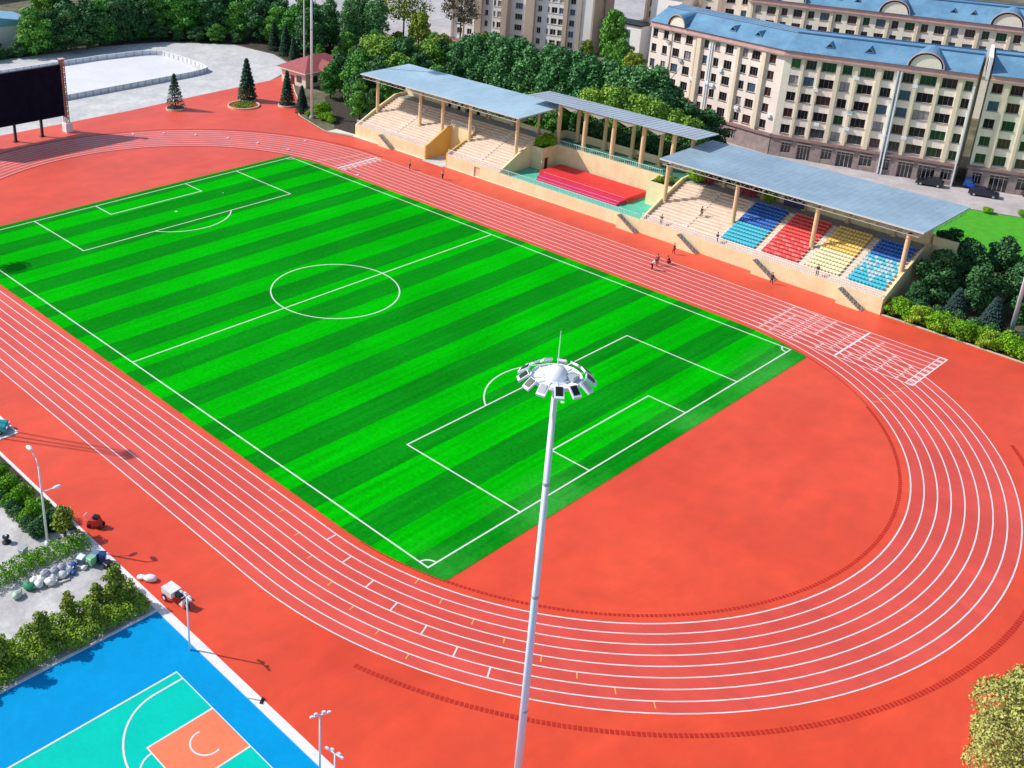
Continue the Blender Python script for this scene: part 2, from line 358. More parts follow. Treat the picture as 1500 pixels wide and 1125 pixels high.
# painted lines
ln = MB()
for k in range(9): ln.strip(stadium(R0+k*LW), .125 if k else .14, .029, closed=True)
for k in range(0, 9): ln.strip([(93.9, YC+R0+k*LW), (117.8, YC+R0+k*LW)], .125, .0335)
Y0, Y1 = YC+R0, YC+R0+8*LW
ln.strip([(107.8, Y0), (107.8, Y1)], .28, .0345)
ln.strip([(117.8, Y0-.1), (117.8, Y1+.1)], .16, .0345); ln.strip([(116.9, Y0-.1), (116.9, Y1+.1)], .12, .0345)
for k in range(9):
    ln.strip([(116.9, Y0+k*LW), (117.8, Y0+k*LW)], .3, .0355)
for k in range(16): ln.strip([(117.0+.0, Y0+.3+k*.63), (117.75, Y0+.3+k*.63)], .08, .0352)
rs = random.Random(3)
for xs, lo, hi in ((97.2, 0, 8), (98.6, 0, 6), (100.5, 0, 8), (101.5, 0, 8), (105.2, 0, 2), (106.4, 1, 7), (109.0, 0, 2), (110.3, 1, 6.6), (113, 0, 5), (115.6, 0, 4), (103.2, 3, 8)):
    for k in range(8):
        if lo <= k < hi:
            yb = Y0+k*LW
            ln.strip([(xs, yb+.22), (xs, yb+LW-.22)], .10, .0348)
            ln.strip([(xs-.35, yb+.62), (xs+.35, yb+.62)], .09, .0352)
# finish area at the far end of the home straight
ln.strip([(10.6, Y0), (10.6, Y1)], .5, .0345); ln.strip([(9.4, Y0), (9.4, Y1)], .12, .0345)
ln.strip([(11.6, Y0), (11.6, Y1)], .12, .0347)
ln.strip([(4.6+.55*math.sin(t)*5, YC+R0+8*LW*t/1.5) for t in np.linspace(0, 1.5, 12)], .12, .0347)
for k in range(8):
    ln.strip([(11.1, Y0+k*LW+.63), (12.4, Y0+k*LW+.63)], .35, .0352)
# relay ticks on the near bend: white bars and short orange marks
def rad(a, k0, k1, wd, m):
    if isinstance(a, tuple):
        x = a[0]; ln.strip([(x, YC-R0-k0*LW), (x, YC-R0-k1*LW)], wd, .0342, m)
    else:
        c, s_ = math.sin(R(a)), -math.cos(R(a))
        ln.strip([(XB+c*(R0+k0*LW), YC+s_*(R0+k0*LW)), (XB+c*(R0+k1*LW), YC+s_*(R0+k1*LW))], wd, .0342, m)
for k, a in enumerate((.3, 5.5, 11.1, 16.0, 21.0, 25.5, 29.7)): rad(a, k+.02, k+.98, .14, 0)
for k, a in enumerate(((84.2,), (87.7,), (91.6,), 1.6, 7.2, 12.0, 16.6, 21.1)): rad(a, k+.05, k+.55, .11, 1)
for k, a in enumerate((16.1, 20.8, 25.9, 30.3, 34.9, 38.9, 42.8, 46.5)): rad(a, k+.05, k+.6, .11, 1)
for k in range(6):
    a = 180-math.degrees(math.atan2(116.2+.12*k-XB, (61.0+k*1.35)-YC))
    rad(a, k+.1, k+.75, .11, 1)
struct('lane_markings', ln, [white_line, orange_line])
# drain grating rings around the bends
dr = MB()
def ringseg(rc, a0, a1, cx, wd=.42):
    n = int(abs(a1-a0)/180*math.pi*rc/.40)
    for i in range(n):
        a = R(a0+(a1-a0)*(i+.12)/n); b = R(a0+(a1-a0)*(i+.84)/n); rr = rc-wd/2; R_ = rc+wd/2
        dr.add([(cx+rr*math.cos(a),YC+rr*math.sin(a),.031),(cx+R_*math.cos(a),YC+R_*math.sin(a),.031),(cx+R_*math.cos(b),YC+R_*math.sin(b),.031),(cx+rr*math.cos(b),YC+rr*math.sin(b),.031)], [(0,1,2,3)])
ringseg(35.05, -86, 50, XB, .34); ringseg(48.3, -73, 40, XB, .46)
struct('drain_grating', dr, drain_red)
dc = MB(); dc.strip([(XA+35.55*math.cos(R(a)), YC+35.55*math.sin(R(a))) for a in np.linspace(95, 265, 60)], .32, .0315)
dc.strip([(XA+47.2*math.cos(R(a)), YC+47.2*math.sin(R(a))) for a in np.linspace(88, 200, 60)], .4, .0315)
dc.strip([(XB+35.2*math.cos(R(a)), YC+35.2*math.sin(R(a))) for a in np.linspace(50, 80, 14)], .18, .0315)
struct('drain_channel', dc, mat('channel_red', (.42, .05, .045), .6, var=.1, scale=1))
# turf
tp = []
for x, y in stadium(35.05, 160):
    tp.append((min(max(x, -1.5), 105.7), min(max(y, -2.15), 68.05)))
t2 = [tp[0]]
for q in tp[1:]:
    if abs(q[0]-t2[-1][0])+abs(q[1]-t2[-1][1]) > .02: t2.append(q)
struct('football_pitch', MB().sheet(t2, .040), turf_m)
pm = MB(); LWD = .17; Zp = .050
HW = WID/2
def rect(x0, y0, x1, y1):
    h = LWD/2
    pm.box(x0-h, x1+h, y0-h, y0+h, Zp-.002, Zp); pm.box(x0-h, x1+h, y1-h, y1+h, Zp-.002, Zp)
    pm.box(x0-h, x0+h, y0+h, y1-h, Zp-.002, Zp); pm.box(x1-h, x1+h, y0+h, y1-h, Zp-.002, Zp)
h = LWD/2
rect(0, 0, LEN, WID)
pm.box(LEN/2-h, LEN/2+h, h, WID-h, Zp-.002, Zp)
for sgn, gx in ((1, 0), (-1, LEN)):
    for dep, hw in ((16.13, 20.16), (5.09, 9.01)):
        x1 = gx+sgn*dep
        pm.box(min(x1-h, x1+h), max(x1-h, x1+h), HW-hw-h, HW+hw+h, Zp-.002, Zp+.001)
        for yy in (HW-hw, HW+hw):
            a, b = sorted((gx+sgn*h, x1-sgn*h)); pm.box(a, b, yy-h, yy+h, Zp-.002, Zp)
    px = gx+sgn*10.8; ca = math.acos((16.13-10.8)/9.16)
    pm.strip([(px+sgn*9.16*math.cos(a), HW+9.16*math.sin(a)) for a in np.linspace(-ca, ca, 24)], LWD, Zp+.002)
    pm.strip([(px+.14*math.cos(a), HW+.14*math.sin(a)) for a in np.linspace(0, 6.28, 10)], .2, Zp+.002)
    for cy, sy in ((0, 1), (WID, -1)):
        pm.strip([(gx+sgn*1.1*math.cos(a), cy+sy*1.1*math.sin(a)) for a in np.linspace(.05, 1.52, 8)], LWD, Zp+.002)
pm.strip([(LEN/2+9.16*math.cos(a), HW+9.16*math.sin(a)) for a in np.linspace(0, 2*math.pi, 73)[:-1]], LWD, Zp+.002, closed=True)
struct('pitch_markings', pm, white_line)
# plaza, roads, pavements
plaza = [(-48,-60),(-48,60),(-49.3,78),(-50.3,100),(-54.8,108.5),(-60,114),(-71.9,117.8),(-88.7,116.3),(-102.3,103),(-108,87.2),(-109.5,58),(-110,-60)]
struct('plaza', MB().sheet(plaza, .006), conc)
rw = [(-66,40),(-66,88.5),(-68,91.5),(-72,93.2),(-86,94),(-90,92),(-94.5,77),(-94.5,40)]
struct('rink_floor', MB().sheet(rw, .012), mat('rink_floor', (.74, .74, .76), .7, var=.05, scale=.1))
struct('pavement', MB().sheet([(57.6,-60),(57.6,-21.6),(92.0,-21.9),(92.0,-60)], .008), conc2)
struct('parking_bay', MB().sheet([(20,-60),(53.6,-60),(57.5,-60),(57.5,-18),(53.5,-18.1),(20,-18.1)], .022), conc)
kb = MB()
kb.box(78, 175, -21.95, -21.15, 0, .10); kb.box(57.6, 78, -21.45, -21.15, 0, .10); kb.box(57.45, 57.7, -21.1, -18.0, 0, .1); kb.box(30, 57.45, -18.2, -17.95, 0, .1)
kb.box(91.85, 92.1, -60, -21.96, 0, .12)
struct('kerb', kb, kerb_m)
kb = MB()
kb.box(106.2, 175, 85.6, 85.85, 0, .12)
pts = [(-3.2,85.0),(-9.1,82.5),(-21.7,85.8),(-30.4,92.8),(-38,97.7),(-53,108.2)]
kb.strip(pts, .3, .13)
struct('kerb_cream', kb, curb_pk)
struct('stand_forecourt', MB().sheet([(-9.1,82.4),(-3,84.7),(5,85.1),(60,85.5),(106,85.6),(106,86),(-3.3,86),(-9,85.6)], .016), mat('forecourt', (.72,.66,.60), .8, var=.08, scale=.5))
lane_s = MB(); lane_s.sheet([(20,126.5),(70,122.5),(84,128),(97,139.8),(130,151.5),(200,175),(200,190),(118,161),(92.5,151.5),(89.8,150),(58,141.2),(25,145),(20,146)], .006)
lane_s.sheet([(-45,128),(20,126.5),(20,146),(-45,160)], .0075)
struct('road', lane_s, road_m)
struct('yard', MB().sheet([(-260,120),(-118,160),(-60,160),(-40,176),(-40,330),(-260,330)], .007), mat('yard_surface', (.46,.44,.45), .9, var=.15, scale=.06))
struct('wood_floor', MB().sheet([(-118,40),(-110.5,58),(-109,87.2),(-103.3,103.5),(-89,117),(-71.9,118.5),(-60,114.6),(-38.5,119),(-30,100),(-10,85.9),(-3.2,86.2),(-3.2,100),(30,108),(68,108),(68,118),(40,128),(-60,136),(-100,142),(-140,110),(-140,40)], .004), soil)
struct('lawn', MB().sheet([(84,127),(97,139.3),(130,150.6),(200,174),(200,120),(110,116),(96,119)], .010), lawn_m)
# basketball court
struct('court_surface_blue', MB().sheet([(92.1,-60),(92.1,-21.96),(175,-21.96),(175,-60)], .012), blue_c)
struct('court_surface_green', MB().sheet([(99.2,-53),(99.2,-24.6),(114.2,-24.6),(114.2,-53)], .018), green_c)
struct('court_key_orange', MB().sheet([(104.25,-30.5),(104.25,-24.65),(109.15,-24.65),(109.15,-30.5)], .024), orange_c)
cm = MB(); z = .030
cm.strip([(99.2,-52.9),(99.2,-24.6),(114.2,-24.6),(114.2,-52.9)], .16, z)
cm.strip([(104.25,-24.6),(104.25,-30.5),(109.15,-30.5),(109.15,-24.6)], .16, z+.001)
arc = [(100.1,-24.6),(100.1,-27.2)]+[(106.7-6.6*math.cos(a), -27.2-5.55*math.sin(a)) for a in np.linspace(.06, math.pi-.06, 30)]+[(113.3,-27.2),(113.3,-24.6)]
cm.strip(arc, .16, z+.002)
cm.strip([(106.7+1.8*math.cos(a), -30.5+1.8*math.sin(a)) for a in np.linspace(math.pi, 2*math.pi, 20)], .14, z+.002)
cm.strip([(106.7+1.2*math.cos(a), -26.9+1.2*math.sin(a)) for a in np.linspace(math.pi*.95, 2*math.pi*1.05, 20)], .14, z+.002)
struct('court_markings', cm, white_line)
struct('planting_bed', MB().sheet([(57.6,-25.3),(57.6,-21.5),(77.3,-21.5),(75.2,-25.3)], .014), soil)
struct('planting_soil', MB().sheet([(106.3,85.9),(175,85.9),(175,95),(106.3,95)], .014), soil)
# ================================================================== GRANDSTANDS
YF = 85.5                                   # front wall plane
NROW, TR, RI, ZS, YS = 13, .73, .285, 2.75, 87.0
def tz(y):                                   # terrace surface height
    k = int(max(0, min(NROW, (y-YS)/TR+1e-6))); return ZS+RI*k
def terrace_prof(y_from=85.7, base=0.0):
    pr_ = [(y_from, base)]
    if y_from < YS: pr_ += [(y_from, 2.3), (YS-.35, 2.3), (YS-.35, 2.52), (YS, 2.52)]
    k0 = 0 if y_from < YS else int(round((y_from-YS)/TR))
    if y_from >= YS: pr_ += [(y_from, ZS+RI*k0)]
    for k in range(k0, NROW):
        y = YS+k*TR; zz = ZS+RI*k
        if k > k0 or y_from < YS: pr_.append((y, zz))
        pr_.append((y+TR, zz))
    pr_ += [(YS+NROW*TR, ZS+RI*NROW), (99.5, ZS+RI*NROW), (99.5, base)]
    return pr_
def terrace(parent, x0, x1, y_from=85.7):
    prof = terrace_prof(y_from); m = MB(); n = len(prof)
    v = [(x0, y, z) for y, z in prof]+[(x1, y, z) for y, z in prof]
    f = [tuple(range(n))[::-1], tuple(range(n, 2*n))]; mi = [1, 1]
    for k in range(n):
        q = (k+1) % n; f.append((k, q, n+q, n+k))
        dy = abs(prof[q][0]-prof[k][0]); dz = abs(prof[q][1]-prof[k][1])
        mi.append(2 if (dy > 2 and prof[k][1] > 6) else (0 if dy > dz else 1))
    m.v = v; m.f = f; m.m = mi
    return m
def aisle(parent, x, wd=1.0):
    m = MB()
    for k in range(NROW*2):
        y = YS-.0+k*TR/2; zz = ZS+RI*(k//2)
        if k % 2 == 1: m.box(x-wd/2, x+wd/2, y, YS+(k+1)*TR/2, zz, zz+RI/2)
    return m
def endwall(x0, x1, y1=99.5, top=None):
    prof = [(YF, 0), (YF, 2.35), (90.6, 4.75), (96.3, 7.0), (y1, 7.1), (y1, 0)]
    return MB().xprism(prof, x0, x1)
def picket(m, x0, x1, y, z, hgt=1.0, st=.32):
    m.box(x0, x1, y-.04, y+.04, z+hgt-.05, z+hgt+.03); m.box(x0, x1, y-.02, y+.02, z+.12, z+.16)
    n = int((x1-x0)/st)
    for k in range(n+1):
        x = x0+(x1-x0)*k/max(1, n); w_ = .04 if k % 6 == 0 else .024
        m.box(x-w_, x+w_, y-w_, y+w_, z, z+hgt-.05)
def front_stair(parent, x, run=3.7, hgt=2.25):
    """flight lying along the front wall, going down towards +x"""
    m = MB(); n = 12
    for k in range(n):
        xa = x+run*k/n; zt = hgt*(1-k/n)
        m.box(xa, xa+run/n, YF-1.05, YF-.02, 0, zt-.10)
    s = m.build('stair', [cream], parent)
    td = MB()
    for k in range(n):
        xa = x+run*k/n; zt = hgt*(1-k/n); td.box(xa-.03, xa+run/n-.02, YF-1.09, YF-.01, zt-.10, zt-.02)
    td.build('treads', mat('stair_tread', (.20,.19,.18), .8, var=.2, scale=2), s)
    h_ = MB()
    for yy in (YF-1.02,):
        h_.cyl((x, yy, hgt+.85), (x+run, yy, .9), .025, n=5)
        for k in range(0, n+1, 2): h_.cyl((x+run*k/n, yy, hgt*(1-k/n)-.05), (x+run*k/n, yy, hgt*(1-k/n)+.85), .018, n=4)
    h_.build('handrail', rail_m, s)
def canopy(parent, x0, x1, y0, y1, z0, z1, mroof, cols, pitch=.0):
    """metal sheet roof over a lattice of trusses; z0 front underside top, z1 back"""
    m = MB(); n = int((x1-x0)/1.0); zz = lambda y: z0+(z1-z0)*(y-y0)/(y1-y0)
    # folded sheet with standing seams
    m.add([(x0,y0,z0),(x1,y0,z0),(x1,y1,z1),(x0,y1,z1),(x0,y0,z0-.09),(x1,y0,z0-.09),(x1,y1,z1-.09),(x0,y1,z1-.09)],
          [(0,1,2,3),(7,6,5,4),(4,5,1,0),(5,6,2,1),(6,7,3,2),(7,4,0,3)])
    for k in range(1, n):
        x = x0+(x1-x0)*k/n
        m.add([(x-.05,y0+.01,z0),(x+.05,y0+.01,z0),(x+.05,y1-.01,z1),(x-.05,y1-.01,z1),(x,y0+.01,z0+.018),(x,y1-.01,z1+.018)], [(0,1,4),(1,2,5,4),(2,3,5),(3,0,4,5)])
    rf = m.build('roof_sheet', mroof, parent)
    t = MB()
    t.box(x0-.04, x1+.04, y0-.06, y0-.003, z0-.20, z0+.03); 
    t.add([(x0-.05,y0,z0-.22),(x0-.003,y0,z0-.22),(x0-.003,y1,z1-.22),(x0-.05,y1,z1-.22),(x0-.05,y0,z0+.04),(x0-.003,y0,z0+.04),(x0-.003,y1,z1+.04),(x0-.05,y1,z1+.04)], [(0,3,2,1),(4,5,6,7),(0,1,5,4),(1,2,6,5),(2,3,7,6),(3,0,4,7)])
    t.add([(x1+.003,y0,z0-.22),(x1+.05,y0,z0-.22),(x1+.05,y1,z1-.22),(x1+.003,y1,z1-.22),(x1+.003,y0,z0+.04),(x1+.05,y0,z0+.04),(x1+.05,y1,z1+.04),(x1+.003,y1,z1+.04)], [(0,3,2,1),(4,5,6,7),(0,1,5,4),(1,2,6,5),(2,3,7,6),(3,0,4,7)])
    t.build('fascia', trim_m, rf)
    tr = MB()
    nb = int((x1-x0)/1.55)
    for yy in (y0+.12, y0+2.2):
        zt = zz(yy)-.16; zb = zt-.72
        tr.cyl((x0, yy, zt), (x1, yy, zt), .045, n=4, caps=False); tr.cyl((x0+.5, yy, zb), (x1-.5, yy, zb), .05, n=4, caps=False)
        for k in range(nb):
            xa = x0+(x1-x0)*k/nb; xb = x0+(x1-x0)*(k+1)/nb; xm = (xa+xb)/2
            tr.cyl((xa, yy, zt), (xm, yy, zb), .03, n=4, caps=False); tr.cyl((xm, yy, zb), (xb, yy, zt), .03, n=4, caps=False)
    nc = int((x1-x0)/3.1)
    for k in range(nc+1):
        x = x0+.15+(x1-x0-.3)*k/nc; ns = 9
        for j in range(ns):
            ya = y0+(y1-y0)*j/ns; yb = y0+(y1-y0)*(j+1)/ns; ym = (ya+yb)/2
            tr.cyl((x, ya, zz(ya)-.14), (x, yb, zz(yb)-.14), .045, n=4, caps=False)
            tr.cyl((x, ya, zz(ya)-.14), (x, ym, zz(ym)-.86), .03, n=4, caps=False); tr.cyl((x, ym, zz(ym)-.86), (x, yb, zz(yb)-.14), .03, n=4, caps=False)
        tr.cyl((x, y0+.6, zz(y0)-.86), (x, y1-.6, zz(y1)-.86), .04, n=4, caps=False)
    tr.build('truss', truss_m, parent)
def column(parent, x, y, z0, z1, rr=.34):
    m = MB(); m.cyl((x, y, z0), (x, y, z1), rr, rr*.96, n=14); m.box(x-rr-.08, x+rr+.08, y-rr-.08, y+rr+.08, z0-.01, z0+.16)
    m.cyl((x, y, z1-.25), (x, y, z1), rr+.07, n=14)
    return m.build('column', cream_p, parent, smooth=False)

LS = thing('grandstand', 'cream grandstand with empty bare terraces under a pale blue roof, left of the red podium', 'grandstand', (-3, YF, 0))
RS = thing('grandstand', 'cream grandstand with blue, red and yellow seat blocks under a long grey-blue roof', 'grandstand', (66.3, YF, 0))
mats3 = [step_m, riser_m, greyf]
# left stand: two terrace blocks with a ramp opening between them
t1 = terrace(LS, -2.7, 17.0); 
o_ = t1.build('terrace', mats3, LS)
for x in (6.9,): aisle(LS, x).build('aisle_stair', step_m, LS)
terrace(LS, 23.0, 35.6).build('terrace', mats3, LS); aisle(LS, 29.6).build('aisle_stair', step_m, LS)
terrace(LS, 17.0, 23.0, YS+8*TR).build('terrace', mats3, LS)
fw = MB(); fw.box(-2.695, 17.0, YF, 85.7, 0, 2.42); fw.box(23.0, 29.9, YF, 85.7, 0, 2.42); fw.box(31.3, 35.615, YF, 85.7, 0, 2.42); fw.box(29.9, 31.3, YF, 85.7, 1.9, 2.42)
fw.build('front_wall', cream, LS)
MB().box(29.9, 31.3, 85.72, 85.8, 0, 1.9).build('door', mat('door_brown', (.35,.18,.08), .6), LS)
endwall(-3.05, -2.7).build('end_wall', cream, LS); endwall(35.62, 36.0, 98.5).build('end_wall', cream, LS)
ochre = mat('ramp_wall_ochre', (.72,.43,.12), .7, var=.06, scale=.4)
MB().xprism([(YF-.002, 0), (YF-.002, 2.6), (88.2, 3.9), (91.3, 5.4), (92.85, 5.6), (92.85, 0)], 17.0, 17.3).build('ramp_wall', ochre, LS)
MB().xprism([(YF-.002, 0), (YF-.002, 2.6), (88.2, 3.5), (91.3, 4.6), (92.85, 5.6), (92.85, 0)], 22.7, 23.0).build('ramp_wall', ochre, LS)
rb = MB(); rb.box(17.3, 22.7, 92.55, 92.85, 2.3, 5.6); rb.box(17.3, 18.6, 92.55, 92.85, 0, 2.3); rb.box(21.4, 22.7, 92.55, 92.85, 0, 2.3)
rb.build('ramp_head_wall', cream, LS)
MB().box(18.6, 21.4, 92.95, 93.1, 0, 2.3).build('doorway', black_m, LS)
MB().box(17.3, 22.7, YF-.9, 92.5, .02, .05).build('ramp_floor', conc, LS)
bw = MB(); bw.box(-2.98, 9.5, 99.52, 99.75, 0, 8.5); 
for x in range(0, 5): bw.box(9.5+x*2.6, 10.3+x*2.6, 99.52, 99.75, 0, 8.6)
bw.box(9.5, 36, 99.52, 99.75, 0, 7.3)
bw.build('back_wall', cream, LS)
for i, x in enumerate((-2.4, 10.0, 16.2, 23.4, 35.0)): column(LS, x, 91.0, tz(91)+.0 if i not in (2, 3) else 4.2, 11.0)
for x in (2.0, 8.2, 14.4, 20.8, 27.0, 33.2): column(LS, x, 99.2, 6.44, 11.05, .26)
canopy(LS, -5.4, 36.9, 88.9, 102.7, 11.95, 11.95, roof_b, 0)
rl = MB(); picket(rl, -2.6, 16.8, 85.62, 2.42); picket(rl, 23.2, 35.6, 85.62, 2.42); picket(rl, 17.0, 23.0, 92.7, 5.6, .9)
rl.build('railing', rail_m, LS)
front_stair(LS, 5.0)
# right stand
terrace(RS, 66.65, 105.75).build('terrace', mats3, RS)
for x in (73.4, 79.4, 86.15, 93.05, 99.35): aisle(RS, x, .8).build('aisle_stair', step_m, RS)
fw = MB(); fw.box(66.625, 105.775, YF, 85.7, 0, 2.42)
fw.build('front_wall', cream, RS)
endwall(66.3, 66.62, 98.5).build('end_wall', cream, RS); endwall(105.78, 106.12).build('end_wall', cream, RS)
bw = MB(); bw.box(66.3, 82, 99.52, 99.75, 0, 6.9); bw.box(82, 106.12, 99.52, 99.75, 0, 8.3); bw.box(88.3, 88.6, 99.3, 99.5, 6.5, 8.5); bw.box(96.4, 96.7, 99.3, 99.5, 6.5, 8.5)
bw.box(106.12, 109.5, 98.9, 99.3, 5.5, 8.2)
bw.build('back_wall', cream, RS)
for x in (66.9, 79.4, 92.4, 105.6): column(RS, x, 91.0, tz(91), 10.6)
for x in (72.5, 79.5, 86.5, 93.5, 100.5, 105.5): column(RS, x, 99.2, 6.44, 10.6, .26)
canopy(RS, 65.7, 107.7, 90.1, 105.7, 11.5, 11.5, mat('roof_sheet_greyblue', (.29,.40,.50), .4, var=.10, scale=.12, col2=(.34,.47,.57)), 0)
rl = MB(); picket(rl, 66.6, 105.7, 85.62, 2.42); rl.build('railing', rail_m, RS)
for x in (73.9, 87.0, 100.2): front_stair(RS, x)
MB().box(83.2, 86.6, 98.9, 99.4, 6.45, 7.9).build('crate_stack', mat('dark_tarp', (.06,.05,.12), .6), RS)
# seats on the right stand
def seat_mesh(name, m):
    s = MB(); prof = [(-.20, .30), (-.21, .35), (.10, .31), (.16, .36), (.21, .60), (.17, .62), (.11, .40), (.08, .36), (-.19, .39)]
    s.xprism([(y, z) for y, z in prof], -.21, .21)
    s.box(-.16, .16, -.04, .12, 0, .31)
    return s.mesh(name, [m])
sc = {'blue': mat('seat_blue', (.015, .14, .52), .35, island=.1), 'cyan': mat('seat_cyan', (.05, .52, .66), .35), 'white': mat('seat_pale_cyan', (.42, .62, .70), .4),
      'red': mat('seat_red', (.78, .075, .065), .35), 'yellow': mat('seat_yellow', (.84, .58, .16), .35), 'pale': mat('seat_pale_yellow', (.86, .80, .50), .35), 'pink': mat('seat_pale_red', (.78, .18, .18), .35)}  # brighter copies of blue, red and yellow paint sunlight onto the front rows
sme = {k: seat_mesh('seat_'+k, v) for k, v in sc.items()}
allseats = []
blocks = [(79.95, 85.5, 11, 'blue'), (86.75, 92.45, 12, 'red'), (93.65, 98.75, 10, 'yellow'), (100.0, 105.2, 10, 'blue2')]
for x0, x1, nx, c in blocks:
    for k in range(NROW):
        for i in range(nx):
            cc = c
            if c == 'blue': cc = 'blue' if k > 5 else 'cyan'  # roof shadow edge put into the colour: brighter blue in front, deep behind
            if c == 'red': cc = 'red' if (k > 5 or (i*5+k*3) % 7 < 4) else 'pink'  # paler red mixed into the front rows stands for sun on them
            if c == 'yellow': cc = 'yellow' if k > 5 else 'pale'  # front rows get a sunlit copy of the yellow, painted lighter
            if c == 'blue2':
                cc = 'blue' if k > 7 else 'cyan'  # sunlit blue painted below the roof shadow line
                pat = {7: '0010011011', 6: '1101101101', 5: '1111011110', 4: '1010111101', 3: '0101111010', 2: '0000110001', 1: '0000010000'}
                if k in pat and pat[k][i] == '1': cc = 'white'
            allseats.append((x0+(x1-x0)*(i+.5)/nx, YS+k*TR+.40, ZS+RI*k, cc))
allseats.sort(key=lambda s: (s[0]-CAM.x)**2+(s[1]-CAM.y)**2+(s[2]-CAM.z)**2)
base_loc = RS.location
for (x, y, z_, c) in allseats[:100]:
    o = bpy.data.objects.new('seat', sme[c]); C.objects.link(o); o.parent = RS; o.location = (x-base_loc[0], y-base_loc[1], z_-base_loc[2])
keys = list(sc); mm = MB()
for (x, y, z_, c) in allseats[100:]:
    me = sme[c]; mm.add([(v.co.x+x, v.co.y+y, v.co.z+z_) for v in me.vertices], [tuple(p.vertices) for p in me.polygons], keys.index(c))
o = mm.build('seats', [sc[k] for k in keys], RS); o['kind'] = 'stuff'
# podium in the middle
PD = thing('podium', 'cream walled podium with a green floor, sunk between the two roofed stands', 'podium', (36, YF, 0))
MB().box(36.02, 66.28, YF, 85.75, 0, 2.15).build('front_wall', cream, PD)
MB().box(36.02, 66.28, 85.76, 98.5, 0, 1.5).build('floor', green_f, PD)
pw = MB(); pw.box(38.6, 61.2, 98.5, 98.8, 0, 5.6); pw.box(36.02, 38.3, 94.3, 94.6, 1.5, 5.6); 
pw.box(61.5, 66.28, 94.3, 94.6, 1.5, 5.6)
pw.box(38.3, 38.6, 94.3, 95.0, 1.5, 5.6); pw.box(38.3, 38.6, 96.0, 98.8, 1.5, 5.6); pw.box(38.3, 38.6, 95.0, 96.0, 3.7, 5.6); pw.box(61.2, 61.5, 94.3, 98.8, 1.5, 5.6)
pw.build('retaining_wall', cream, PD)
MB().box(38.35, 38.5, 95.0, 96.0, 1.5, 3.7).build('door', door_r, PD)
MB().box(36, 66.3, 98.8, 104.0, 0, 5.3).build('upper_terrace', mat('terrace_green_shaded', (.05,.19,.12), .6, var=.15, scale=.5), PD)  # green darkened to paint in the shade of the roof above
pr_ = MB(); pr_.box(36, 66.3, 104.0, 104.25, 0, 6.7); pr_.box(35.8, 36.0, 98.6, 104.25, 5.3, 6.7); pr_.build('parapet', cream, PD)
MB().box(36.02, 38.3, 94.6, 98.5, 1.5, 5.35).build('planter', soil, PD); MB().box(61.5, 66.28, 94.6, 98.5, 1.5, 5.35).build('planter', soil, PD)
for x in (37.9, 43.8, 50.0, 56.2, 62.2): column(PD, x, 99.35, 5.3, 13.3, .42)
for x in (39.2, 45.4, 51.4, 57.3, 63.4): column(PD, x, 103.4, 5.3, 12.9, .36)
mr = MB(); 
mr.add([(31,97.7,13.55),(67.3,97.7,13.55),(67.3,104.6,13.2),(31,104.6,13.2),(31,97.7,13.42),(67.3,97.7,13.42),(67.3,104.6,13.07),(31,104.6,13.07)], [(0,1,2,3),(7,6,5,4),(4,5,1,0),(5,6,2,1),(6,7,3,2),(7,4,0,3)])
for k in range(1, 36):
    x = 31+k*1.01; mr.add([(x-.03,97.72,13.55),(x+.03,97.72,13.55),(x+.03,104.58,13.2),(x-.03,104.58,13.2),(x,97.72,13.6),(x,104.58,13.25)], [(0,1,4),(1,2,5,4),(2,3,5),(3,0,4,5)])
mr.build('roof_sheet', mat('roof_sheet_lightgrey', (.42,.48,.55), .4, var=.08, scale=.15), PD)
fd = MB()
xs = [37.9, 43.8, 50.0, 56.2, 62.2]
for a, b in zip(xs[:-1], xs[1:]):
    mx_ = (a+b)/2+.6
    fd.add([(a+.5,97.9,13.4),(b-.5,97.9,13.4),(mx_,97.9,12.5),(a+.5,103,13.1),(b-.5,103,13.1),(mx_,103,12.4)], [(0,1,2),(3,5,4),(0,2,5,3),(2,1,4,5)])
fd.build('soffit', mat('soffit_grey', (.40,.38,.36), .7), PD)
rl = MB(); picket(rl, 36.2, 66.1, 85.65, 2.15, .9); picket(rl, 38.7, 61.1, 98.65, 5.6, .9, .4); rl.build('railing', rail_t, PD)
front_stair(PD, 62.6)
ST = thing('stage', 'long low red stage with a magenta front tier on the green podium floor', 'stage', (50, 93, 1.5))
MB().box(40.3, 59.3, 91.6, 97.6, 1.5, 2.45).build('stage_deck', stage_r, ST)
m = MB(); m.box(41.2, 59.1, 89.9, 91.55, 1.5, 2.15); m.box(41.6, 59.0, 89.2, 89.88, 1.5, 1.85); m.build('front_tier', stage_p, ST)
m = MB()
for y_, z_ in ((91.58, 2.47), (89.9, 2.17), (89.2, 1.87)): m.box(41.3, 59.0, y_-.03, y_+.03, z_-.03, z_+.01)
m.build('edge_trim', mat('stage_trim', (.80,.45,.55), .5), ST)

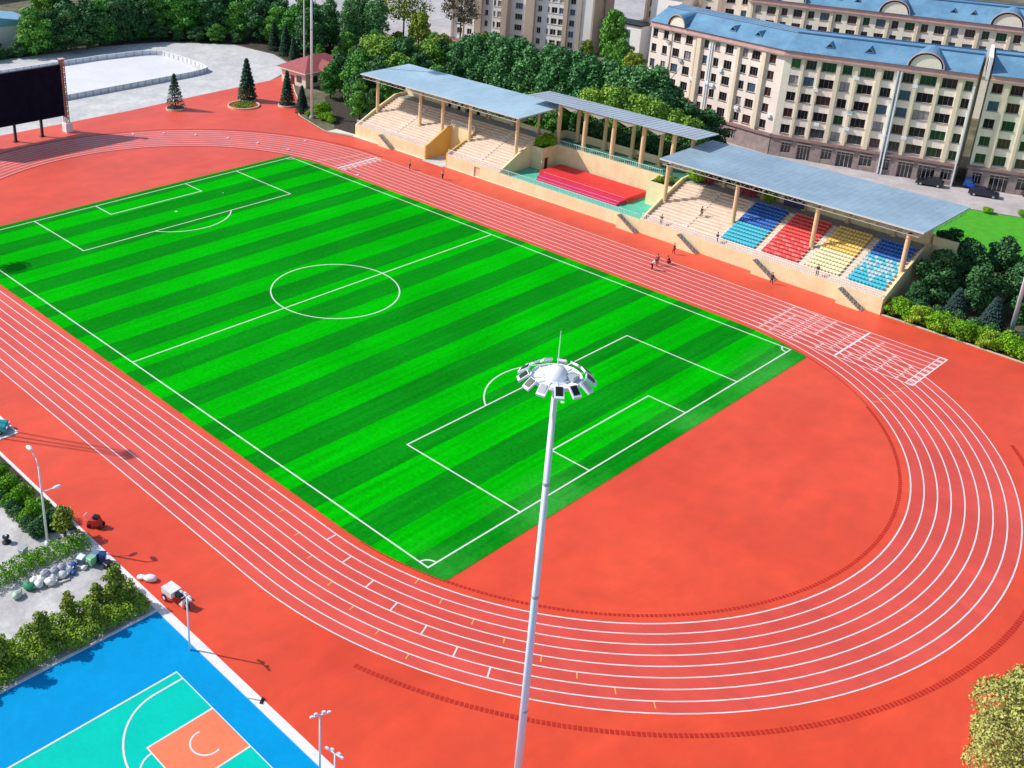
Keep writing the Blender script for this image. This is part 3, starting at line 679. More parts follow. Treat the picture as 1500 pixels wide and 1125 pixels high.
# ================================================================== BUILDINGS
def frame(p0, p1):
    a = Vector((p1[0]-p0[0], p1[1]-p0[1])); L_ = a.length; a.normalize(); nrm = (a.y, -a.x)
    return ((p0[0], p0[1]), (a.x, a.y), nrm), L_
rw_ = random.Random(11)
def facade(parent, F, L_, wins, rows, z_lo, z_hi, piers, mats_, sill=True, glass=None, depth=.35, wh=1.75, winlist=None, top_glass=None):
    """front skin made of piers and spandrels round set-back windows. rows = centre heights"""
    m = MB(); e = []; xs = sorted(wins)
    cur = 0.0
    for (s_, w_) in xs:
        a, b = s_-w_/2, s_+w_/2
        if a > cur: m.fbox(F, cur, a, -depth, 0, z_lo, z_hi, 0)
        zc = z_lo
        for rz_ in rows:
            m.fbox(F, a, b, -depth, -.02, zc, rz_-wh/2, 1); zc = rz_+wh/2
            winlist.append((F, s_, w_, rz_, wh, top_glass if (top_glass and rz_ == rows[-1]) else glass))
        m.fbox(F, a, b, -depth, -.02, zc, z_hi, 1)
        cur = b
    if cur < L_: m.fbox(F, cur, L_, -depth, 0, z_lo, z_hi, 0)
    m.build('facade', mats_, parent)
    for (s_, w_, o_) in piers: MB().fbox(F, s_-w_/2, s_+w_/2, .002, o_, z_lo+.03, z_hi-.02, 0).build('pier', [mats_[2]], parent)
def add_windows(parent, wl, fm, keep=100):
    wl = sorted(wl, key=lambda q: (q[0][0][0]+q[0][1][0]*q[1]-CAM.x)**2+(q[0][0][1]+q[0][1][1]*q[1]-CAM.y)**2+(q[3]-CAM.z)**2)
    rest = MB(); cats = [fm, glass_d, glass_b, glass_g, glass_w, glass_r, glass_g2]
    for i, (F, s_, w_, z_, hh, gl) in enumerate(wl):
        a, b = s_-w_/2, s_+w_/2; t_ = .06; m = MB() if i < keep else rest
        m.fbox(F, a, a+t_, -.25, -.18, z_-hh/2, z_+hh/2); m.fbox(F, b-t_, b, -.25, -.18, z_-hh/2, z_+hh/2)
        m.fbox(F, a+t_, b-t_, -.25, -.18, z_+hh/2-t_, z_+hh/2); m.fbox(F, a+t_, b-t_, -.25, -.18, z_-hh/2, z_-hh/2+t_)
        nm = 2 if w_ > 1.7 else 1
        for k in range(1, nm+1):
            c_ = a+(b-a)*k/(nm+1); m.fbox(F, c_-.03, c_+.03, -.25, -.19, z_-hh/2+t_, z_+hh/2-t_)
        m.fbox(F, a-.1, b+.1, .003, .12, z_-hh/2-.1, z_-hh/2)
        g = gl if gl else rw_.choices([1, 2, 3, 4, 5], [8, 1.6, 1.0, 1.4, 2.2])[0]
        if isinstance(gl, list): g = rw_.choice(gl)
        if i < keep:
            f_ = m.build('window', fm, parent)
            MB().fbox(F, a+t_*.5, b-t_*.5, -.30, -.26, z_-hh/2+.02, z_+hh/2-.02).build('pane', cats[g], f_)
        else: rest.fbox(F, a+t_*.5, b-t_*.5, -.30, -.26, z_-hh/2+.02, z_+hh/2-.02, g)
    if len(wl) > keep:
        o = rest.build('windows', cats, parent); o['kind'] = 'stuff'
def off(p, q, dist):
    a = Vector((q[0]-p[0], q[1]-p[1])).normalized(); return (-a.y*dist, a.x*dist)
def ground_floor(parent, F, L_, bays, z1=4.05, proud=.5):
    m = MB(); g = MB(); fr = MB()
    cur = 0.0; H_ = 3.05
    for (s_, w_, kind) in sorted(bays):
        a, b = s_-w_/2, s_+w_/2; zb = .0 if kind == 'door' else .95
        m.fbox(F, cur, a, -.4, proud, 0, z1-.35)
        if zb > 0: m.fbox(F, a, b, -.4, proud-.05, 0, zb)
        m.fbox(F, a, b, -.4, proud-.05, H_, z1-.35)
        m.fbox(F, a-.15, b+.15, proud+.003, proud+.25, H_-.02, H_+.22)
        g = MB(); fr = MB(); g.fbox(F, a, b, -.1, -.05, zb, H_)
        nn = 4 if kind == 'door' else 3
        for k in range(nn+1):
            c_ = a+(b-a)*k/nn; fr.fbox(F, c_-.05, c_+.05, -.03, .03, zb, H_)
        fr.fbox(F, a, b, .031, .07, H_-.7, H_-.6)
        fo = fr.build('shop_door' if kind == 'door' else 'shop_window', frame_w, parent); g.build('pane', glass_d, fo)
        cur = b
    m.fbox(F, cur, L_, -.4, proud, 0, z1-.35)
    m.build('ground_floor_wall', fac_base, parent)
    c_ = MB(); c_.fbox(F, -.3, L_+.3, -.3, proud+.35, z1-.34, z1-.1); c_.fbox(F, -.2, L_+.2, -.25, proud+.15, z1-.095, z1+.12); c_.build('string_course', mat('string_course', (.30,.19,.18), .8, var=.1, scale=.6), parent)
ROWS = [5.55, 8.80, 12.05, 15.30, 18.50]
AP = thing('apartment_block', 'long six-storey cream and pink apartment block with a blue roof facing the street', 'building', (58, 141.3, 0))
p0, p1, p2 = (25.3, 145.0), (58, 141.3), (89.8, 150.2)
F1, L1 = frame(p0, p1); F2, L2 = frame(p1, p2)
wl = []
facade(AP, F1, L1, [(1.1,1.3),(4.0,1.3),(7.0,1.8),(10.1,1.8),(14.5,1.2),(17.3,1.3),(20.2,1.9),(24.0,1.3),(26.5,1.9),(30.3,1.5)], ROWS, 4.1, 19.8, [(13.0,1.0,.55),(22.6,.7,.45),(28.6,.9,.55),(5.5,.35,.18),(11.8,.35,.18)], [fac_pink, fac_pink, fac_pier], winlist=wl)
facade(AP, F2, L2, [(2.2,1.7),(5.0,1.9),(8.2,2.6),(11.5,1.7),(15.0,2.6),(18.6,1.8),(21.95,1.9),(25.3,2.7),(28.8,2.5),(31.9,1.3)], ROWS, 4.1, 19.8, [(3.6,.4,.3),(6.6,.4,.3),(10.0,.7,.5),(13.2,.5,.35),(17.1,.8,.5),(23.4,.6,.4),(27.0,.6,.3),(30.6,.7,.5)], [fac_cream, fac_pink, fac_pier], winlist=wl, top_glass=[3, 3, 6, 3, 1])
for s_ in (20.2, 20.8): MB().fbox(F2, s_-.12, s_+.12, .05, .95, .1, 19.7).build('downpipe', steel_w, AP)
MB().fbox(F2, 33.0-.25, 33.0+.0, .1, .95, .1, 18.6).build('downpipe', steel_w, AP)
for s_ in (15.65, 16.15): MB().fbox(F1, s_-.09, s_+.09, .05, .22, 4.2, 19.7).build('downpipe', steel_w, AP)
ground_floor(AP, F1, L1, [(2,1.6,'win'),(5.4,1.8,'win'),(9,2.4,'door'),(12.6,1.6,'win'),(16.5,1.8,'win'),(20.2,2.2,'door'),(23.8,1.8,'win')])
ground_floor(AP, F2, L2, [(3.0,1.8,'win'),(6.4,2.4,'door'),(10.6,1.9,'win'),(14.0,3.0,'door'),(17.7,2.2,'win'),(21.0,1.8,'win'),(24.7,2.6,'door'),(28.3,2.8,'door'),(31.6,1.8,'win')])
def bodyblock(parent, pts, zt, depth, mt, mroof, z_e=20.9, z_r=23.4, run=4.6, ov=.8):
    """core body behind a polyline facade, cornice, mansard and ridge"""
    back = []
    n = len(pts); nor = []
    for i in range(n):
        a = pts[max(0, i-1)]; b = pts[min(n-1, i+1)]; t_ = Vector((b[0]-a[0], b[1]-a[1])).normalized(); nor.append((-t_.y, t_.x))
    P = lambda i, k: (pts[i][0]+nor[i][0]*k, pts[i][1]+nor[i][1]*k)
    core = MB(); core.prism([P(i, .36) for i in range(n)]+[P(i, depth) for i in range(n)][::-1], 0, zt); core.build('wall', mt, parent)
    cor = MB(); cor.prism([P(i, -ov) for i in range(n)]+[P(i, depth+ov) for i in range(n)][::-1], zt, zt+.28); cor.prism([P(i, -ov*.6) for i in range(n)]+[P(i, depth+ov*.6) for i in range(n)][::-1], zt+.28, z_e)
    cor.build('cornice', cornice_m, parent)
    r = MB()
    def prof(i):
        return [(*P(i, -ov), z_e), (*P(i, run), z_r), (*P(i, depth-run), z_r), (*P(i, depth+ov), z_e)]
    vs_ = [q for i in range(n) for q in prof(i)]; f = []
    for i in range(n-1):
        for k in range(3): f.append((i*4+k, (i+1)*4+k, (i+1)*4+k+1, i*4+k+1))
        f.append((i*4+3, (i+1)*4+3, (i+1)*4, i*4))
    f += [(0,1,2,3), tuple(4*(n-1)+k for k in (3,2,1,0))]
    r.add(vs_, f); rf = r.build('roof', mroof, parent)
    rg = MB()
    for i in range(n-1):
        a = P(i, run); b = P(i+1, run); rg.cyl((*a, z_r+.05), (*b, z_r+.05), .22, n=6)
        a = P(i, depth-run); b = P(i+1, depth-run); rg.cyl((*a, z_r+.05), (*b, z_r+.05), .18, n=6)
    rg.build('ridge', roof_edge, rf)
    return rf
rfA = bodyblock(AP, [p0, p1, p2], 19.8, 13, fac_pink, roof_blue)
def dormer(parent, F, s_, ze, wd=4.4, hh=2.3, back=5.0, ov=.8):
    """half round gable with a barrel roof running back into the slope"""
    O, A, B = F; n = 12
    def P(a, b, z): return (O[0]+A[0]*a+B[0]*b, O[1]+A[1]*a+B[1]*b, z)
    g = MB(); pts = [P(s_+wd/2*.86*math.cos(t), ov-.1, ze+hh*.86*math.sin(t)) for t in np.linspace(0, math.pi, n)]
    g.add(pts, [tuple(range(n))]); g.build('gable', fac_cream, parent)
    rr = MB(); v = []
    for b_, sc_ in ((ov+.1, 1), (-back, .75)):
        v += [P(s_+wd/2*sc_*math.cos(t), b_, ze+hh*(1 if b_ > 0 else 1.15)*math.sin(t)) for t in np.linspace(0, math.pi, n)]
    rr.add(v, [(k, n+k, n+k+1, k+1) for k in range(n-1)])
    rr.build('barrel_roof', roof_blue, parent)
    tr = MB(); 
    tr.path([P(s_+wd/2*math.cos(t), ov+.12, ze+hh*math.sin(t)) for t in np.linspace(0, math.pi, n)], .13, n=5); tr.build('gable_trim', cornice_m, parent)
def rooflight(parent, F, s_, b_, z_):
    O, A, B = F; P = lambda a, b, z: (O[0]+A[0]*a+B[0]*b, O[1]+A[1]*a+B[1]*b, z)
    m = MB(); m.add([P(s_-.9,b_+.9,z_-.3),P(s_+.9,b_+.9,z_-.3),P(s_,b_+.9,z_+.75),P(s_-.9,b_-1.2,z_),P(s_+.9,b_-1.2,z_),P(s_,b_-1.6,z_+.75)], [(0,1,2),(0,2,5,3),(1,4,5,2)]); m.build('rooflight', roof_edge if 0 else roof_blue, parent)
    q = MB(); q.add([P(s_-.6,b_+.93,z_-.1),P(s_+.6,b_+.93,z_-.1),P(s_,b_+.93,z_+.55)], [(0,1,2)]); q.build('rooflight_pane', glass_d, parent)
dormer(AP, F1, 7.0, 20.95); dormer(AP, F2, 24.5, 20.95, 6.0, 2.7)
for s_ in (19.5, 25.5): rooflight(rfA, F1, s_, -2.0, 22.2)
for s_ in (7.5, 14.5): rooflight(rfA, F2, s_, -2.0, 22.2)
add_windows(AP, wl, frame_m)
# flower of small wall things: air conditioners
ra = random.Random(4)
for F, s_, z_ in [(F1, 8.6, 7.0), (F1, 24.0, 7.1), (F2, 7.9, 7.1), (F1, 17.3, 10.3), (F2, 13.4, 10.2)]+[(F1, ra.choice([5.0, 8.6, 12.0, 16.0, 18.8, 25.2, 31.6]), 3.95+3.25*ra.randint(1, 4)) for _ in range(9)]+[(F2, ra.choice([3.6, 6.6, 10.3, 13.4, 20.1, 23.4, 27.0, 30.5]), 3.95+3.25*ra.randint(1, 4)) for _ in range(10)]: MB().fbox(F, s_-.45, s_+.45, .05, .45, z_, z_+.6).build('air_conditioner', steel_w, AP)
# right hand block, joined at a step
AQ = thing('apartment_block', 'cream six-storey apartment block at the far right edge beyond the shaded recess', 'building', (92, 151.6, 0))
q0, q1 = (91.4, 151.7), (131, 165.6); F3, L3 = frame(q0, q1); wl = []
facade(AQ, F3, L3, [(1.4,1.7),(4.5,2.0),(8.3,2.6),(11.8,1.9),(15.2,2.6),(19,1.9),(22.4,2.6),(26,1.9),(29.6,2.5),(33,1.8),(37,2.4)], ROWS, 4.1, 19.8, [(2.9,.8,.5),(6.4,.5,.3),(10.1,.7,.5),(13.4,.5,.35),(17.2,.8,.5)], [fac_cream, fac_cream, fac_pier], winlist=wl)
ground_floor(AQ, F3, L3, [(1.6,1.5,'win'),(5.2,3.0,'door'),(9.2,2.4,'win'),(13,2.4,'door'),(17,2.2,'win'),(21,2.4,'door'),(26,2.4,'win')])
bodyblock(AQ, [q0, q1], 19.8, 13, fac_cream, roof_blue, z_e=20.9, z_r=23.6)
add_windows(AQ, wl, frame_m)
m = MB(); m.fbox(F3, -.9, -.35, -12, .6, 19.9, 23.9); m.build('fire_wall', fac_white, AQ)
# block behind, second blue roof
AR = thing('apartment_block', 'apartment block with round gables and a blue roof, in the row behind the street block', 'building', (50, 195, 0))
b0, b1 = (22.5, 189.0), (100, 207.5); F4, L4 = frame(b0, b1); wl = []
ws = [(2.5+i*3.05, 2.0 if i % 2 else 1.4) for i in range(25)]
facade(AR, F4, L4, ws, [11.9, 15.1, 18.3], 9.5, 19.8, [(1+i*6.1, .6, .35) for i in range(13)], [fac_cream, fac_pink, fac_pier], winlist=wl)
rfR = bodyblock(AR, [b0, b1], 19.8, 13, fac_cream, roof_blue, z_e=20.9, z_r=24.0)
for s_ in (10, 32.5, 55, 70): dormer(AR, F4, s_, 20.95, 6.4, 2.9)
for s_ in (20, 24, 44, 48, 63): rooflight(rfR, F4, s_, -2.2, 22.3)
add_windows(AR, wl, frame_m, 75)
# taller blocks behind
def tower(name_label, a, b, depth, zt, ncol, rows, mts, label, wfm, gl=None, pier=True, side=True, zlo=0, recess=None):
    T = thing('apartment_block', label, 'building', (a[0], a[1], 0)); F, L_ = frame(a, b); wl = []
    cols_ = recess or [(L_*(i+.5)/ncol, 1.5 if i % 2 else 1.9) for i in range(ncol)]
    facade(T, F, L_, cols_, rows, zlo, zt, [(L_*i/ncol, .9, .5) for i in range(0, ncol+1, 2)] if pier is True else pier, mts, winlist=wl, glass=gl, wh=1.6)
    nrm = (-F[2][0], -F[2][1]); c = MB()
    c.prism([(a[0]+nrm[0]*.36, a[1]+nrm[1]*.36), (b[0]+nrm[0]*.36, b[1]+nrm[1]*.36), (b[0]+nrm[0]*depth, b[1]+nrm[1]*depth), (a[0]+nrm[0]*depth, a[1]+nrm[1]*depth)], 0, zt)
    c.build('wall', mts[3], T)
    cc = MB(); cc.fbox(F, -.4, L_+.4, -depth-.4, .6, zt, zt+.7); cc.build('roof', mts[0], T)
    add_windows(T, wl, wfm)
    return T, F, L_
rws = [2.2+2.95*i for i in range(11)]
TW, FT, LT = tower('t', (-58.6, 171.7), (-18.4, 182.9), 15, 34, 10, rws, [fac_white, fac_white, fac_beige, fac_beige], 'tall white and beige apartment tower rising behind the poplar row', frame_w,
   pier=[(.3,.6,.4),(8.6,2.0,1.0),(17.0,2.4,1.2),(24.3,2.6,1.2),(34.6,1.2,1.0),(38.4,.8,.3)],
   recess=[(2.6,1.7),(5.7,1.5),(10.8,1.0),(13.2,.7),(15.0,1.9),(20.6,2.2),(26.8,1.2),(29.3,.6),(31.0,1.7),(33.1,1.6),(36.2,1.5)])
m = MB(); a_ = (-18.4, 182.9); nd = (-FT[2][0], -FT[2][1])
FS = ((a_[0], a_[1]), nd, (FT[1][0], FT[1][1]))
m.fbox(FS, 0, 6.2, .002, .5, 0, 34, 0); m.build('pier', fac_beige, TW)
m = MB(); m.fbox(FS, 8.6, 15, .002, .5, 0, 34, 0); m.build('pier', fac_beige, TW)
wl = [(((a_[0], a_[1]), nd, (FT[1][0]*1, FT[1][1]*1)), 7.3, .8, z_, 1.5, 1) for z_ in rws]
sw = MB()
for F_, s_, w__, z_, h__, g_ in wl: sw.fbox(F_, s_-w__/2, s_+w__/2, .003, .06, z_-h__/2, z_+h__/2)
o = sw.build('stair_windows', glass_r, TW)
rw2 = [8.2+3.1*i for i in range(9)]
tower('t', (-20.0, 209.5), (-8.0, 213.2), 14, 37, 4, rw2, [fac_pink, fac_pink, fac_beige, fac_beige], 'beige apartment tower seen between the tall white tower and the blue roofs', frame_m, pier=[(0.4,.7,.5),(12.2,1.0,1.0)], recess=[(2.0,1.4),(5.2,2.4),(9.4,2.4)])
tower('t', (4.0, 197.5), (21.5, 202.5), 16, 37, 5, rw2, [fac_pink, fac_pink, fac_beige, fac_beige], 'beige apartment tower with deep piers rising over the left end of the front blue roof', frame_m, pier=[(0.4,.7,.5),(5.5,1,.8),(17.8,1.4,1.2)], recess=[(2.5,1.4),(8,2.2),(11.5,1.4),(14.8,2.4)])
WH = thing('annex', 'plain white walled annex standing behind the left end of the front blue roof', 'building', (-1, 196, 0))
MB().box(-6.5, 2.5, 192, 200, 0, 17).build('wall', fac_white, WH); MB().box(-6.9, 2.9, 191.6, 200.4, 17.0, 17.4).build('roof', fac_beige, WH)
GY = thing('garage', 'low garage with blue shutters beside the beige tower', 'garage', (-13, 187, 0))
MB().box(-17, -6, 188, 193, 0, 9.2).build('wall', fac_white, GY); MB().box(-16.2, -9.5, 187.85, 187.99, 3.2, 8.0).build('shutter', mat('shutter_blue', (.20,.26,.50), .5), GY); MB().box(-17.3, -5.7, 187.6, 193.3, 9.2, 9.6).build('roof', black_m, GY)
# red tiled house
HS = thing('house', 'small pink-walled house with a dark red hipped roof beside the plaza', 'house', (-43, 108, 0))
m = MB(); m.box(-48.2, -39.0, 101.8, 116, 0, 3.7); m.build('wall', mat('house_wall', (.78,.60,.52), .8, var=.06, scale=.5), HS)
def hip(m, x0, x1, y0, y1, ze, zr):
    w_ = (x1-x0)/2; xm = (x0+x1)/2
    m.add([(x0,y0,ze),(x1,y0,ze),(x1,y1,ze),(x0,y1,ze),(xm,y0+w_,zr),(xm,y1-w_,zr)], [(0,1,4),(1,2,5,4),(2,3,5),(3,0,4,5),(3,2,1,0)])
m = MB(); hip(m, -49.2, -38.0, 100.8, 117, 3.72, 6.4); rr_ = m.build('roof', roof_red, HS)
m = MB(); m.add([(-39.5,105.5,4.1),(-36.4,105.5,3.72),(-36.4,111.5,3.72),(-39.5,111.5,4.1),(-41,108.5,5.7),(-36.4,108.5,5.3)], [(0,1,5,4),(1,2,5),(2,3,4,5)]); m.build('porch_roof', roof_red, rr_)
for y_ in (103.6, 107.5, 112): 
    f_ = MB().box(-38.99, -38.9, y_, y_+1.7, 1.0, 2.6).build('window', frame_m, HS); MB().box(-38.89, -38.87, y_+.1, y_+1.6, 1.1, 2.5).build('pane', glass_d, f_)
MB().box(-44.5, -43.4, 101.6, 101.79, 0, 2.2).build('door', door_r, HS)
f_ = MB().box(-42.4, -40.6, 101.7, 101.79, 1.0, 2.5).build('window', frame_m, HS); MB().box(-42.3, -40.7, 101.66, 101.69, 1.1, 2.4).build('pane', glass_d, f_)
m = MB(); m.box(-49.3, -37.9, 100.7, 100.85, 3.5, 3.71); m.box(-38.05, -37.9, 100.86, 105.4, 3.5, 3.71); m.build('eaves_board', mat('eaves', (.75,.60,.52), .7), HS)
HB = thing('house', 'little brick-red walled shed roof showing between trees beyond the left stand', 'house', (-40, 150, 0))
MB().box(-46, -36, 147, 155, 0, 4.2).build('wall', mat('brick_red', (.36,.15,.11), .8, var=.15, scale=1), HB); m = MB(); m.box(-46.6, -35.4, 146.4, 155.6, 4.22, 4.6); m.build('roof', mat('brick_roof', (.40,.17,.13), .8, var=.15, scale=.5), HB)
def gable(nm, lab, x0, x1, y0, y1, ze, zr):
    T = thing('shed', lab, 'shed', ((x0+x1)/2, (y0+y1)/2, 0)); MB().box(x0+.4, x1-.4, y0+.4, y1-.4, 0, ze-.02).build('wall', fac_white, T)
    ym = (y0+y1)/2; MB().xprism([(y0, ze), (ym, zr), (y1, ze)], x0, x1).build('roof', mat('shed_roof_blue', (.20,.42,.60), .45, var=.05, scale=.1), T)
gable('a', 'long shed with a pale blue metal roof at the top left corner behind trees', -137, -119, 46, 76, 6.3, 9.2)
gable('a', 'second pale blue roofed shed behind the corner shed', -225, -192, 60, 110, 7, 12)
gable('a', 'small blue roofed shed half hidden in the wood behind the plaza', -84, -70, 132, 141, 3.5, 5.5)

# ================================================================== LIGHTING MASTS
def high_mast(label, x, y, H_, lamps=13, group=None, rod=True, sc_=1.0):
    T = thing('light_mast', label, 'light mast', (x, y, 0), group=group)
    m = MB(); m.cyl((x,y,0), (x,y,H_), .30, .17, n=16); p_ = m.build('pole', steel_w, T, smooth=True)
    m = MB(); m.cyl((x,y,0), (x,y,.5), .55, .5, n=12); m.build('base_flange', steel_g, p_)
    for zj in (9.5, 19.0, 27.5):
        if zj < H_-2: rj = .30-.13*zj/H_; MB().cyl((x,y,zj), (x,y,zj+.22), rj+.018, rj+.012, n=16).build('joint_collar', steel_g, p_)
    z = H_-.3; Rr = 1.5*sc_
    m = MB(); m.lathe([(Rr*.05, .02), (Rr, .02), (Rr+.05, .10), (Rr, .18), (Rr-.1, .12), (Rr*.05, .10)], (x,y,z), 28); m.build('platform', steel_w, T, smooth=False)
    m = MB()
    for k in range(lamps):
        a = 2*math.pi*(k+.3)/lamps; m.cyl((x+.3*math.cos(a), y+.3*math.sin(a), z+.14), (x+(Rr+.15)*math.cos(a), y+(Rr+.15)*math.sin(a), z+.14), .04, n=5)
    n = 24
    for q in (Rr*.55, Rr*.98):
        m.path([(x+q*math.cos(2*math.pi*k/n), y+q*math.sin(2*math.pi*k/n), z+.20) for k in range(n+1)], .035, n=5)
    m.build('ring_frame', steel_w, T)
    m = MB(); m.sphere((x,y,z+.15), .68*sc_, rz=.75*sc_, nu=20, nv=10, v0=0); m.cyl((x,y,z-.5),(x,y,z+.15),.35,.6,n=14); m.build('dome', steel_w, T, smooth=True)
    if rod:
        m = MB(); m.cyl((x,y,z+.8), (x,y,z+3.1), .035, .015, n=5); m.build('lightning_rod', steel_w, T)
    # hatch and winch box on the platform
    m = MB(); m.box(x+.55,x+1.1,y+.1,y+.7,z+.19,z+.5); m.build('winch_box', steel_g, T)
    for k in range(lamps):
        a = 2*math.pi*(k+.3)/lamps; ca, sa = math.cos(a), math.sin(a); rr = Rr+.42
        cx_, cy_ = x+rr*ca, y+rr*sa
        def Q(o_, t_, dz): return (cx_+ca*o_-sa*t_, cy_+sa*o_+ca*t_, z+.12+dz)
        # housing tilted outwards and down
        b = MB(); w_, dp, th = .27, .30, .13; tl = .22
        v = [Q(-dp,-w_,tl),Q(dp,-w_,-tl),Q(dp,w_,-tl),Q(-dp,w_,tl),Q(-dp+.05,-w_,tl+th),Q(dp+.05,-w_,-tl+th),Q(dp+.05,w_,-tl+th),Q(-dp+.05,w_,tl+th)]
        b.add(v, [(0,3,2,1),(4,5,6,7),(0,1,5,4),(1,2,6,5),(2,3,7,6),(3,0,4,7)]); f_ = b.build('floodlight', steel_w, T)
        g = MB(); e = .012
        v = [Q(-dp+.12,-w_+.07,tl+th-.05+e),Q(dp-.06,-w_+.07,-tl+th+.05+e),Q(dp-.06,w_-.07,-tl+th+.05+e),Q(-dp+.12,w_-.07,tl+th-.05+e)]
        v2 = [(a_[0], a_[1], a_[2]+.05) for a_ in v]
        g.add(v+v2, [(0,3,2,1),(4,5,6,7),(0,1,5,4),(1,2,6,5),(2,3,7,6),(3,0,4,7)]); g.build('ballast_box', black_m if k % 5 else steel_g, f_)
    return T
high_mast('tall white floodlight mast with a dome and ring of lamps, before the near bend', 126.0, -14.2, 35.1)
high_mast('tall white floodlight mast at the far corner beside the dark juniper', -18.6, 86.8, 36.0)
high_mast('white floodlight mast rising out of dark trees at the right edge', 120.6, 92.0, 36.0)
high_mast('floodlight mast left of the far penalty area, off the left edge', -16.7, -19.5, 34.0)
T = thing('light_pole', 'slim cream light pole rising behind the red roofed house', 'light pole', (-60, 118.5, 0))
MB().cyl((-60,118.5,0), (-60,118.5,26), .24, .14, n=10).build('pole', mat('pole_cream', (.72,.66,.58), .5), T); MB().box(-60.9,-59.1,118.2,118.8,26,26.3).build('lamp_head', steel_w, T)
T = thing('light_pole', 'thin pinkish pole in front of the left corner of the white tower', 'light pole', (-51, 168.5, 0))
MB().cyl((-51,168.5,0), (-51,168.5,25), .3, .18, n=10).build('pole', mat('pole_pink', (.75,.58,.50), .5), T); MB().box(-52,-50,168.2,168.8,25,25.3).build('lamp_head', steel_w, T)
# three-legged mast off the left edge whose shadow crosses the track
hx, hy = 68.6-1.15*27*math.cos(R(37)), -9.5-1.15*27*math.sin(R(37))
T = thing('light_mast', 'three-legged floodlight mast beside the parking bay, outside the picture', 'light mast', (hx, hy, 0))
for a in (0, 2.1, 4.2):
    MB().cyl((hx+1.3*math.cos(a+.5), hy+1.5*math.sin(a+.5), 0), (hx+.5*math.cos(a+.5), hy+.5*math.sin(a+.5), 27), .12, .09, n=6).build('leg', steel_g, T)
m = MB(); m.box(hx-.8, hx+.8, hy-.4, hy+.4, 26.6, 26.8); m.build('lamp_platform', steel_g, T)
for k in range(6): MB().box(hx-1.1+k*.38, hx-.85+k*.38, hy-.75+(k%2)*1.1, hy-.5+(k%2)*1.1, 26.4, 26.8).build('floodlight', steel_w, T)
# double-armed street lamp by the planting bed
SX, SY = 77.44, -24.7
T = thing('street_lamp', 'tall white street lamp with one high and one low arm beside the hedge', 'street lamp', (SX, SY, 0))
m = MB(); m.cyl((SX,SY,0),(SX,SY,8.7),.13,.08,n=10); m.path([(SX,SY,8.7),(SX-.35,SY,9.4),(SX-1.0,SY-.1,10.0)], .06, n=7); m.build('pole', steel_w, T, smooth=True)
m = MB(); m.sphere((SX-1.25,SY-.12,10.1), .50, .24, .15, nu=12, nv=6); m.build('lamp_head', steel_w, T, smooth=True)
m = MB(); m.path([(SX,SY,5.9),(SX+.35,SY+.5,6.05),(SX+.55,SY+.95,6.2)], .045, n=6); m.build('arm', steel_w, T)
m = MB(); m.sphere((SX+.62,SY+1.25,6.22), .20, .45, .13, nu=12, nv=6); m.build('lamp_head', steel_w, T, smooth=True)
m = MB(); m.box(SX-.2,SX+.2,SY-.2,SY+.2,0,.35); m.build('base_plate', steel_w, T)
def court_light(x, y, H_, label, rz=0.0):
    T = thing('court_light', label, 'court light', (x, y, 0), rz, 'floodlight poles along the basketball court')
    L_ = dict(local=True)
    MB().cyl((0,0,0),(0,0,H_),.085,.065,n=10).build('pole', steel_w, T, smooth=True, **L_)
    MB().box(-.75,.75,-.035,.035,H_-.08,H_).build('crossbar', steel_w, T, **L_)
    for px_, py_, dz in ((-.66,-.06,.05),(-.3,.08,.05),(.3,.08,.05),(.66,-.06,.05)):
        m = MB(); m.add([(px_-.12,py_-.10,H_+dz),(px_+.12,py_-.10,H_+dz),(px_+.10,py_+.10,H_+dz-.1),(px_-.10,py_+.10,H_+dz-.1),(px_-.12,py_-.12,H_+dz+.16),(px_+.12,py_-.12,H_+dz+.16),(px_+.10,py_+.08,H_+dz+.08),(px_-.10,py_+.08,H_+dz+.08)], [(0,3,2,1),(4,5,6,7),(0,1,5,4),(1,2,6,5),(2,3,7,6),(3,0,4,7)])
        o_ = m.build('floodlight', steel_w, T, **L_)
court_light(97.8, -22.4, 5.6, 'white court floodlight pole nearest the hedge corner, casting its shadow on the red track')
court_light(114.3, -22.15, 5.45, 'white court floodlight pole with its crossbar seen end-on, at the bottom edge', R(70))
court_light(117.4, -23.4, 5.2, 'shorter court floodlight pole with a wide lamp bar, at the bottom edge', R(10))

# ================================================================== SCREEN
T = thing('led_screen', 'huge dark outdoor screen on black legs at the far end of the track', 'screen', (-42, 30, 0))
MB().box(-42.6, -41.9, 16.5, 41.2, 3.5, 14.0).build('cabinet', black_m, T); MB().box(-41.895, -41.85, 16.7, 41.0, 3.7, 13.85).build('display', screen_m, T)
for y in (18, 24, 30.3, 36): m = MB(); m.box(-42.5,-42.0,y-.22,y+.22,.1,3.49); m.box(-42.8,-41.6,y-.5,y+.5,0,.1); m.build('leg', black_m, T)
m = MB(); 
for yy in (41.25, 42.0):
    for xx in (-42.7, -41.9): m.cyl((xx,yy,1.9),(xx,yy,14.9),.11,n=6)
for k in range(13):
    z_ = 2+k; m.cyl((-41.9,41.25,z_),(-41.9,42.0,z_+1),.07,n=4); m.cyl((-41.9,41.25,z_),(-41.9,42.0,z_),.07,n=4); m.cyl((-42.7,42,z_),(-41.9,42.0,z_+1),.07,n=4); m.cyl((-42.7,42,z_),(-41.9,42.0,z_),.07,n=4)
m.box(-42.62,-42.55,41.22,41.95,3,14.8); m.build('side_column', rust, T)
MB().box(-43.1,-41.4,40.9,42.4,0,1.9).build('footing', fac_white, T)
MB().box(-42.9,-41.7,41.1,42.2,14.9,15.05).build('column_cap', mat('cap_pink', (.70,.45,.38), .6), T)

